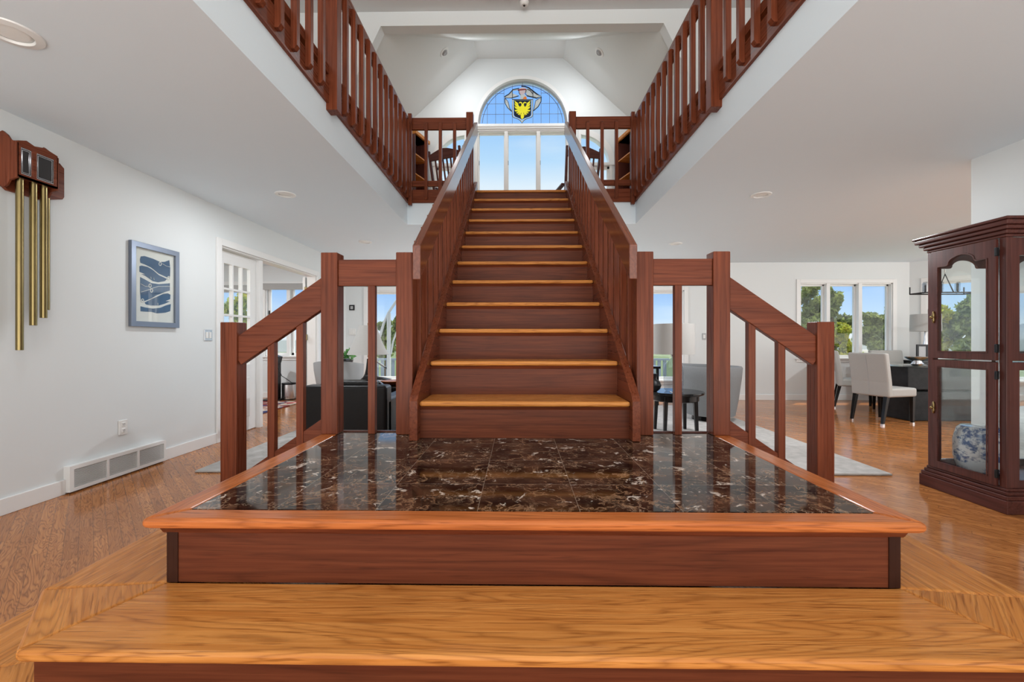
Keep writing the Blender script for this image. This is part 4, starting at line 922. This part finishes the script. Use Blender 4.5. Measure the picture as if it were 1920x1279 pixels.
o = ob('sofa_table', MB().box(1.5, 2.35, 7.35, 7.75, .62, .66).box(1.52, 1.56, 7.38, 7.42, 0, .62).box(2.29, 2.33, 7.38, 7.42, 0, .62).box(1.52, 1.56, 7.68, 7.72, 0, .62).box(2.29, 2.33, 7.68, 7.72, 0, .62).box(1.5,2.35,7.37,7.73,.3,.33), EBON, bevel=.004); tag(o, 'dark console table in front of the big far window, right of the stairs', 'table')
# study things
ty_ = 8.05; x0, _ = at(541.5, 0, ty_); t = thing('trash_can', 'small round stainless steel waste bin in the study by the window', 'trash can', (x0, ty_, 0))
ob('can_body', MB().lathe([(.115, 0), (.118, .02), (.118, .28), (.113, .285)], (x0, ty_, 0), 30), STEEL, t, smooth=40); ob('black_rim', MB().lathe([(.119, .27), (.121, .285), (.119, .30), (.10, .30)], (x0, ty_, .01), 30), IRON, t, smooth=40); ob('black_foot', MB().lathe([(.120, 0), (.120, .02)], (x0, ty_, .001), 30), IRON, t)
ey = 7.9; x0, _ = at(516, 0, ey); t = thing('exercise_machine', 'dark upright exercise machine seen edge-on in the study', 'exercise machine', (x0, ey, 0))
ob('mast', MB().box(x0-.08, x0+.05, ey-.12, ey+.12, .02, .70), IRON, t, bevel=.02); ob('console', MB().hexa([(x0-.08,ey-.1,.68),(x0+.06,ey-.1,.68),(x0+.06,ey+.1,.68),(x0-.08,ey+.1,.68)], [(x0-.02,ey-.08,.84),(x0+.10,ey-.08,.80),(x0+.10,ey+.08,.80),(x0-.02,ey+.08,.84)]), IRON, t, bevel=.01)
ob('cable', MB().tube([(x0+.05, ey, .60), (x0+.12, ey, .45), (x0+.20, ey, .40), (x0+.28, ey+.05, .32), (x0+.33, ey+.1, .3)], .006, 6), IRON, t); ob('base', MB().box(x0-.2, x0+.1, ey-.15, ey+.15, 0.001, .03), IRON, t)
o = ob('patterned_rug', MB().box(-6.0, -3.85, 6.3, 7.75, .001, .012), ORIENT, origin=(-5,7,0)); tag(o, 'red and cream oriental rug on the study floor', 'rug')
# ================================================================== dining area
def dining_chair(label, x, y, rot):
    t = thing('dining_chair', label, 'dining chair', (x, y, 0), rot, 'upholstered dining chairs')
    # faces +x in its own frame
    ob('seat', MB().box(-.20, .27, -.24, .24, .36, .475), LINEN, t, local=True, bevel=.025, seg=3)
    bk_ = MB(); n = 6; pts = [(-.215, .36), (-.225, .55), (-.255, .75), (-.285, .93)]
    vs = []; 
    for (xx, z) in pts: 
        for yy, o_ in ((-.245, 0), (.245, 0), (.245, .075), (-.245, .075)): vs.append((xx+o_, yy*(1+.02*(z-.36)), z))
    fs = [(0,1,2,3)[::-1], (12,13,14,15)]
    for i in range(3):
        for k in range(4): fs.append((i*4+k, i*4+(k+1) % 4, (i+1)*4+(k+1) % 4, (i+1)*4+k))
    bo = ob('backrest', MB().add(vs, fs), LINEN, t, local=True, bevel=.022, seg=3)
    ob('seam', MB().tube([(-.2155-.0, 0, .38), (-.227, 0, .55), (-.257, 0, .75), (-.286, 0, .90)], .003, 5), GREYS, bo, local=True)
    for yy in (-.20, .20):
        for xx, e in ((-.19, -.07), (.24, .0)):
            a, b = .024, .016
            lg = ob('leg', MB().hexa([(xx+e-b,yy-b,.02),(xx+e+b,yy-b,.02),(xx+e+b,yy+b,.02),(xx+e-b,yy+b,.02)], [(xx-a,yy-a,.37),(xx+a,yy-a,.37),(xx+a,yy+a,.37),(xx-a,yy+a,.37)]), EBON, t, local=True, bevel=.003)
            ob('foot_tip', MB().box(xx+e-b-.001, xx+e+b+.001, yy-b-.001, yy+b+.001, 0, .022), CHROME, lg, local=True)
    return t
dining_chair('oatmeal upholstered dining chair nearest the camera, its back toward us, at the stone table', 4.84, 5.93, math.radians(14))
dining_chair('oatmeal upholstered dining chair seen from the side, farthest left under the window', 5.42, 7.20, math.radians(-32))
dining_chair('oatmeal dining chair mostly hidden behind the nearest dining chair', 6.12, 7.22, math.radians(-97))
t = thing('dining_table', 'dining table with glass top on a rough black stone pedestal', 'table', (6.02, 6.2, 0))
ob('glass_top', MB().lathe([(.90, 0), (.92, .006), (.90, .014)], (6.02, 6.2, .735), 56), glass('table_glass', (.75, .82, .80)), t, smooth=30)
ob('stone_pedestal', MB().hexa([(5.26,6.0,0),(6.7,6.0,0),(6.7,6.45,0),(5.26,6.45,0)], [(5.26,6.0,.40),(6.7,6.0,.40),(6.7,6.45,.40),(5.26,6.45,.40)]).box(5.26, 6.6, 6.02, 6.43, .42, .733), STONE, t, bevel=.012)
# chandelier
hx, _ = at(1772, 0, 6.2); t = thing('chandelier', 'rectangular dark iron chandelier with glass drops hung over the dining table', 'chandelier', (hx, 6.2, CE))
zc0, zc1 = at(0, 553, 6.2)[1], at(0, 526, 6.2)[1]; m = MB(); hw = .38; hd = .12
for yy in (-hd, hd): m.tube([(hx-hw, 6.2+yy, zc0), (hx+hw, 6.2+yy, zc0)], .010, 6)
for xx in (-hw, hw): m.tube([(hx+xx, 6.2-hd, zc0), (hx+xx, 6.2+hd, zc0)], .010, 6); m.tube([(hx+xx, 6.2-hd, zc0), (hx+xx, 6.2-hd, zc0+.10)], .008, 6); m.tube([(hx+xx, 6.2+hd, zc0), (hx+xx, 6.2+hd, zc0+.10)], .008, 6)
m.tube([(hx, 6.2-hd, zc0), (hx, 6.2, zc1+.06), (hx, 6.2+hd, zc0)], .008, 6)
ob('iron_frame', m, IRON, t)
m = MB()
for k in range(44): z = zc1+.07+(CE-zc1-.07)*k/44; m.tube([(hx, 6.2, z), (hx+(.008 if k % 2 else -.008), 6.2+.004, z+.011), (hx, 6.2, z+.022)], .004, 5)
ob('chain', m, STEEL, t); ob('canopy', MB().lathe([(.02, -.04), (.06, -.02), (.065, 0)], (hx, 6.2, CE), 24), STEEL, t)
for k in range(7):
    xx = hx-hw*.9+hw*.3*k; zz = zc0+.03
    ob('glass_drop', MB().lathe([(0, -.03), (.022, 0), (.024, .11), (.018, .12)], (xx, 6.2+(.07 if k % 2 else -.07), zz), 12), TINT, t, smooth=40)
# lamp on sideboard in the bay
sy = 7.35; sxp, _ = at(1733, 0, sy); t = thing('sideboard', 'dark low sideboard standing before the bay window behind the dining table', 'sideboard', (sxp+.3, sy+.1, 0))
ob('cabinet_body', MB().box(sxp-.28, sxp+1.0, sy-.2, sy+.1, .05, .74), EBON, t, bevel=.006); ob('top', MB().box(sxp-.3, sxp+1.02, sy-.22, sy+.12, .74, .77), EBON, t, bevel=.004)
for k in range(3): dd = ob('door', MB().box(sxp-.26+.42*k, sxp+.14+.42*k, sy-.215, sy-.2, .08, .71), EBON, t, bevel=.004); ob('handle', MB().box(sxp+.08+.42*k, sxp+.10+.42*k, sy-.23, sy-.215, .36, .46), STEEL, dd)
lz0, lz1 = at(0, 622, sy)[1], at(0, 591, sy)[1]
t = thing('drum_table_lamp', 'white drum-shade lamp on the sideboard in front of the bay window', 'lamp', (sxp+.02, sy, .77))
ob('lamp_shade', MB().lathe([(.20, 0), (.195, lz1-lz0)], (sxp+.02, sy, lz0), 36), SHADE, t, smooth=40); ob('lamp_base', MB().lathe([(.07, 0), (.02, .03), (.035, .10), (.045, .2), (.02, .32), (.012, lz0-.72)], (sxp+.02, sy, .77), 24), STEEL, t, smooth=40)
fx_, _ = at(1729, 0, sy-.15); t = thing('desk_frame', 'dark standing picture frame on the sideboard beneath the white lamp shade', 'picture', (fx_, sy-.14, .77))
ob('frame', shape2d(rect(fx_-.09, fx_+.09, .77, 1.03), [rect(fx_-.06, fx_+.06, .80, 1.0)], sy-.16, sy-.14), IRON, t); ob('photo', MB().box(fx_-.06, fx_+.06, sy-.152, sy-.146, .80, 1.0), GREYS, t)
gx, _ = at(1720, 0, 6.1); t = thing('glass_tray', 'clear glass dish on stacked feet on the dining table', 'dish', (gx, 6.1, .75))
ob('dish', MB().lathe([(.06, 0), (.07, .02), (.05, .05), (.13, .10), (.14, .12), (.13, .12), (.05, .06), (0, .055)], (gx, 6.1, .75), 28), CHROME, t, smooth=40)
# ================================================================== curio cabinet
cx0, cx1, cy0, cy1 = 3.05, XR-.02, 2.805, 3.335
t = thing('curio_cabinet', 'cherry wood curio cabinet with arched glass doors against the right wall', 'cabinet', ((cx0+cx1)/2, (cy0+cy1)/2, 0))
zb_, zm, zt_ = .153, .955, 1.745
m = MB(); m.box(cx0-.035, cx1, cy0-.035, cy1+.035, 0.0, .085); m.box(cx0-.028, cx1, cy0-.028, cy1+.028, .085, .112); m.box(cx0-.016, cx1, cy0-.016, cy1+.016, .112, .134); m.box(cx0-.006, cx1, cy0-.006, cy1+.006, .134, .153)
ob('base_plinth', m, CHERRY['y'], t, bevel=.005)
m = MB(); m.box(cx0-.006, cx1, cy0-.006, cy1+.006, zt_, zt_+.02); m.box(cx0-.020, cx1, cy0-.020, cy1+.020, zt_+.02, zt_+.045); m.box(cx0-.038, cx1, cy0-.038, cy1+.038, zt_+.045, zt_+.07); m.box(cx0-.055, cx1, cy0-.055, cy1+.055, zt_+.07, zt_+.10); m.box(cx0-.066, cx1, cy0-.066, cy1+.066, zt_+.10, zt_+.118)
ob('crown_moulding', m, CHERRY['y'], t, bevel=.008, seg=3)
for x, y in ((cx0+.02, cy0+.02), (cx1-.02, cy0+.02), (cx0+.02, cy1-.02), (cx1-.02, cy1-.02)): post('corner_post', x, y, zb_, zt_, t, .04, .003).data.materials[0] = CHERRY['z']
def arched(a, b, z0, z1, fw=.048, arch=True):
    """door frame outline + glass outline in (u,z)"""
    i0, i1, j0, j1 = a+fw, b-fw, z0+fw, z1-fw; w = i1-i0; mid = (i0+i1)/2
    if arch:
        s = j1-.065; hole = [(i0, j0), (i1, j0), (i1, s), (i1-w*.20, s), (i1-w*.235, s+.012)]
        hole += [(mid+math.cos(a_)*w*.27, s+.012+math.sin(a_)*.050) for a_ in [math.radians(8+164*k/14) for k in range(15)]]
        hole += [(i0+w*.235, s+.012), (i0+w*.20, s), (i0, s)]
    else: hole = rect(i0, i1, j0, j1)
    return rect(a, b, z0, z1), hole
Ff = lambda m, x: xf(m, lambda u, y, z: (x+y, u, z))
for nm, z0, z1, ar_ in (('upper', zm+.006, zt_-.004, True), ('lower', zb_+.004, zm-.006, False)):
    o_, h_ = arched(cy0+.045, cy1-.045+.0, z0, z1, arch=ar_)
    dr = ob('door', Ff(shape2d(o_, [h_], -.020, 0), cx0), CHERRY['z'], t, bevel=.002)
    ob('door_glass', Ff(shape2d(h_, [], -.012, -.009), cx0), GLASS, dr)
    ob('inner_bead', Ff(shape2d([(u+(.0 if True else 0), z) for u, z in h_], [[(u+(.006 if u < (cy0+cy1)/2 else -.006), z+(.006 if z < (z0+z1)/2 else -.006)) for u, z in h_]], -.024, -.020), cx0), CHERRY['y'], dr)
    zk = z0+.30 if nm == 'upper' else z0+.44
    hd_ = MB().lathe([(0, -.045), (.006, -.04), (.009, -.02), (.006, 0), (.009, .02), (.006, .04), (0, .045)], (cx0-.024, cy1-.07, zk), 12); ob('handle', hd_, BRASSD, dr, smooth=True); ob('pull_ring', MB().lathe([(0, -.012), (.010, -.006), (.012, 0), (.010, .006), (0, .012)], (cx0-.038, cy1-.07, zk), 12), BRASSD, dr, smooth=True)
    for zz in (z0+.05, z1-.11): ob('hinge', MB().box(cx0-.024, cx0-.004, cy0+.036, cy0+.05, zz, zz+.055), IRON, dr, bevel=.003)
    for yy in (cy0, cy1):
        o_, h_ = arched(cx0+.035, cx1-.035, z0, z1, arch=ar_)
        y_in = .0 if yy == cy0 else -.02
        sp = ob('side_frame', shape2d(o_, [h_], yy+y_in, yy+y_in+.02), CHERRY['z'], t, bevel=.002); ob('side_glass', shape2d(h_, [], yy+y_in+.008, yy+y_in+.011), GLASS, sp)
ob('back_mirror', MB().box(cx1-.012, cx1-.006, cy0+.04, cy1-.04, zb_, zt_), MIRROR, t)
ob('bottom_panel', MB().box(cx0+.005, cx1-.01, cy0+.01, cy1-.01, zb_-.01, zb_+.01), CHERRY['y'], t)
ob('glass_shelf', MB().box(cx0+.01, cx1-.02, cy0+.025, cy1-.025, zm-.004, zm+.004), GLASS, t)
ob('shelf_standard', MB().box(cx1-.055, cx1-.04, cy1-.056, cy1-.044, zb_, zt_).box(cx1-.055, cx1-.04, cy0+.044, cy0+.056, zb_, zt_), STEEL, t)
gx, gy_ = cx0+.19, cy0+.335; t = thing('porcelain_jar', 'blue and white porcelain garden stool in the bottom of the curio cabinet', 'porcelain jar', (gx, gy_, zb_+.01))
ob('jar_body', MB().lathe([(.10, 0), (.125, .02), (.145, .10), (.145, .22), (.125, .30), (.105, .32), (.0, .325)], (gx, gy_, zb_+.011), 36), PORC, t, smooth=40)
gx, gy_ = cx0+.30, cy0+.15; t = thing('glass_plate', 'round clear glass plate on a stand on the upper shelf of the curio cabinet', 'plate', (gx, gy_, zm+.006))
ob('plate', xf(MB().lathe([(0, 0), (.06, .004), (.12, .018), (.122, .022), (.06, .010), (0, .008)], n=36), lambda x, y, z: (gx+x, gy_-z*.96+y*.25, zm+.13+y*.96)), glass('plate_glass', (.82, .84, .86)), t, smooth=40)
ob('stand', MB().tube([(gx-.05, gy_+.05, zm+.008), (gx-.03, gy_-.035, zm+.010), (gx-.03, gy_-.04, zm+.03)], .003).tube([(gx+.05, gy_+.05, zm+.008), (gx+.03, gy_-.035, zm+.010), (gx+.03, gy_-.04, zm+.03)], .003), BRASSD, t)
# ================================================================== upstairs furniture
for sx, nm in ((-1, 'left'), (1, 'right')):
    if sx < 0: p, q = Vector((*at(778, 0, 7.55)[:1], 7.55)), Vector((*at(803, 0, 7.98)[:1], 7.98))
    else: p, q = Vector((*at(1182, 0, 7.55)[:1], 7.55)), Vector((*at(1158, 0, 7.98)[:1], 7.98))
    d = (q-p).normalized(); p = q-d*.9 if False else p-d*.0
    n_ = Vector((-d.y, d.x)) if sx < 0 else Vector((d.y, -d.x))   # away from the room
    L = (q-p).length; ht = at(0, 262, 7.8)[1]-F2
    t = thing('bookcase', 'tall dark bookcase with pale cornice angled in the %s corner of the upper alcove' % nm, 'bookcase', ((p.x+q.x)/2, (p.y+q.y)/2, F2), group='corner bookcases upstairs')
    def pr_(u0, u1, v0, v1, z0, z1): 
        return MB().prism([tuple(p+d*u0+n_*v0), tuple(p+d*u1+n_*v0), tuple(p+d*u1+n_*v1), tuple(p+d*u0+n_*v1)], F2+z0, F2+z1)
    D_ = .22
    ob('side_panel', pr_(L-.02, L, 0, D_, 0, ht-.06), CHERRY['z'], t); ob('side_panel', pr_(0, .02, 0, D_, 0, ht-.06), CHERRY['z'], t)
    ob('back_panel', pr_(0, L, D_, D_+.015, 0, ht-.06), CHERRY['z'], t)
    for k in range(6): ob('shelf', pr_(.02, L-.02, 0.005, D_, .04+k*(ht-.1)/5.0-.0, .06+k*(ht-.1)/5.0), OAK['x'], t)
    ob('cornice', pr_(-.01, L+.02, -.03, D_+.01, ht-.06, ht), OAK['x'], t, bevel=.006)
def rocking_chair(label, x, y, rot):
    t = thing('rocking_chair', label, 'rocking chair', (x, y, F2), rot, 'wooden rocking chairs upstairs')
    # faces -y in own frame, back leans toward +y ; back seen from the camera when rot=pi
    for sx in (-1, 1):
        ob('back_post', MB().hexa([(sx*.235-.018,.18,.06),(sx*.235+.018,.18,.06),(sx*.235+.018,.22,.06),(sx*.235-.018,.22,.06)], [(sx*.27-.016,.42,1.13),(sx*.27+.016,.42,1.13),(sx*.27+.016,.45,1.13),(sx*.27-.016,.45,1.13)]), CHERRY['z'], t, local=True)
        ob('front_leg', MB().box(sx*.25-.018, sx*.25+.018, -.25, -.21, .06, .60), CHERRY['z'], t, local=True)
        ob('armrest', MB().box(sx*.27-.035, sx*.27+.035, -.28, .27, .60, .625), CHERRY['y'], t, local=True, bevel=.006)
        ob('rocker', MB().tube([(sx*.25, -.40+.85*k/10, .02+.10*((k-4.6)/5.4)**2) for k in range(11)], .019, 8), CHERRY['y'], t, local=True)
    ob('seat', MB().box(-.26, .26, -.26, .22, .38, .42), CHERRY['x'], t, local=True, bevel=.01)
    cr = [(-.27, .98), (-.27, 1.06), (-.18, 1.09), (-.08, 1.12), (0, 1.13), (.08, 1.12), (.18, 1.09), (.27, 1.06), (.27, .98)]
    m = shape2d(cr, [], 0, .028); m = xf(m, lambda x_, y_, z_: (x_, y_+.20+(z_-.06)*.224, z_)); ob('crest_rail', m, CHERRY['x'], t, local=True, bevel=.004)
    ob('lower_rail', MB().box(-.24, .24, .27, .30, .47, .52), CHERRY['x'], t, local=True)
    for k in range(6):
        xx = -.17+.068*k; ob('back_slat', MB().hexa([(xx-.012,.275,.50),(xx+.012,.275,.50),(xx+.012,.29,.50),(xx-.012,.29,.50)], [(xx-.012,.405,1.0),(xx+.012,.405,1.0),(xx+.012,.418,1.0),(xx-.012,.418,1.0)]), CHERRY['z'], t, local=True)
    return t
rx, _ = at(853, 0, 6.75); rocking_chair('dark wooden slat-back rocking chair behind the left gallery railing, before the window', rx, 7.1, math.radians(158))
rx, _ = at(1080, 0, 6.9); rocking_chair('dark wooden rocking chair right of the stair head, seen past the handrail', rx, 7.1, math.radians(192))
# ================================================================== outside
struct('ground', MB().box(-60, 70, 8.6, 90, -1.3, -1.2), LAWN, origin=(0,0,0))
struct('deck', MB().box(-5.5, 4.0, 8.27, 11.6, -.12, -.02), DECKM, origin=(0,0,0))
t = thing('deck_railing', 'blue-grey wooden railing round the deck outside the big window', 'railing', (0, 11.5, 0)); z0, z1 = .0, .62
ob('top_rail', MB().box(-5.4, 3.9, 11.42, 11.56, z1-.04, z1+.01), DRAIL, t); ob('bottom_rail', MB().box(-5.4, 3.9, 11.47, 11.52, .04, .09), DRAIL, t)
pk = MB(); 
for k in range(66): x = -5.35+.14*k; pk.box(x, x+.085, 11.48, 11.51, -.02, z1-.04)
ob('picket_panel', pk, DRAIL, t)
hx2 = at(738, 0, 9.6)[0]; t = thing('hanging_chair_frame', 'pale curved metal frame of a hanging seat on the deck, seen through the far window', 'garden frame', (hx2, 9.6, 0))
pts = [at(*p, 9.6) for p in ((724, 700), (727, 655), (729, 585), (733, 580))]
q1 = [at(*p, 9.6) for p in ((712, 632), (719, 608), (729, 586), (742, 566), (754, 555))]
ob('post', MB().tube([(at(729, 0, 9.6)[0], 9.6, 0), (at(729, 0, 9.6)[0], 9.6, at(0, 588, 9.6)[1])], .045, 12), GREYS, t, smooth=40)
ob('curved_arm', MB().tube([(x, 9.6, z) for x, z in q1], .028, 10), GREYS, t, smooth=40)
q2 = [at(*p, 9.6) for p in ((733, 664), (737, 640), (744, 622), (752, 612), (762, 607))]; ob('curved_arm', MB().tube([(x, 9.6, z) for x, z in q2], .02, 8), GREYS, t, smooth=40)
q2 = [at(*p, 9.6) for p in ((690, 668), (703, 676), (716, 685), (727, 692))]; ob('brace', MB().tube([(x, 9.6, z) for x, z in q2], .022, 8), IRON, t, smooth=40)
def tree(label, x, y, zb, zt, w, leaf, n, size, blobs=11, seed=1, group='trees beyond the windows', name='tree', d=None):
    rng = random.Random(seed); t = thing(name, label, 'tree' if name == 'tree' else 'shrub', (x, y, -1.2), group=group); m = MB()
    for k in range(blobs):
        f = (k+.5)/blobs; rr = w*(1-.55*f)*(.6+.4*rng.random()); c = (x+rng.uniform(-1, 1)*w*.6*(1-f*.5), y+rng.uniform(-1, 1)*w*.4, zb+(zt-zb)*f)
        leaf_cloud(m, c, (rr*.72, rr*.6, (zt-zb)/blobs*1.25), int(n*1.6)//blobs, size*.7, rng)
    ob('foliage', m, leaf, t)
    ob('trunk', MB().tube([(x, y, -1.25), (x+.05, y, zb), (x-.05*w, y, zb+(zt-zb)*.6)], .10, 8, .02), BARK, t, smooth=40)
def treep(label, px, pyb, pyt, wpx, Y, leaf, n, size, seed, **k):
    x, zt = at(px, pyt, Y); _, zb = at(px, pyb, Y); tree(label, x, Y, zb, zt, wpx*Y/819/2, leaf, n, size, seed=seed, **k)
treep('dark leafy tree outside the left pane of the dining window', 1522, 640, 535, 95, 13, LEAF, 2600, .11, 3)
treep('tall loose tree outside the middle pane of the dining window', 1562, 660, 545, 70, 12, LEAF, 2200, .10, 4)
treep('yellow-green shrub low outside the middle pane of the dining window', 1576, 676, 610, 66, 11, LEAF2, 1700, .09, 5, name='shrub')
treep('round olive tree outside the right pane of the dining window', 1640, 655, 590, 80, 15, LEAF, 2400, .11, 6)
treep('thin tall tree at the right edge of the dining window', 1672, 640, 548, 34, 12.5, LEAF, 900, .09, 7)
treep('bright yellow-green tree outside the bay window', 1740, 690, 545, 110, 10.5, LEAF2, 3800, .10, 8)
treep('dark green tree seen through the cabinet glass beyond the bay window', 1820, 690, 560, 110, 10, LEAF, 2600, .11, 9)
treep('hazy green tree on the skyline through the left of the big far window', 722, 668, 603, 55, 22, LEAF, 1600, .16, 10)
treep('hazy green tree behind the hanging seat frame, half hidden by the stairs', 752, 668, 596, 50, 24, LEAF, 1500, .16, 11)
treep('green tree low outside the shaded study window', 445, 690, 545, 90, 12, LEAF2, 2600, .10, 12)
o = ob('driveway', MB().box(7.0, 16.0, 18.2, 18.6, -.4, .72), ROADM); tag(o, 'pale low wall outside the right pane of the dining window', 'garden wall')
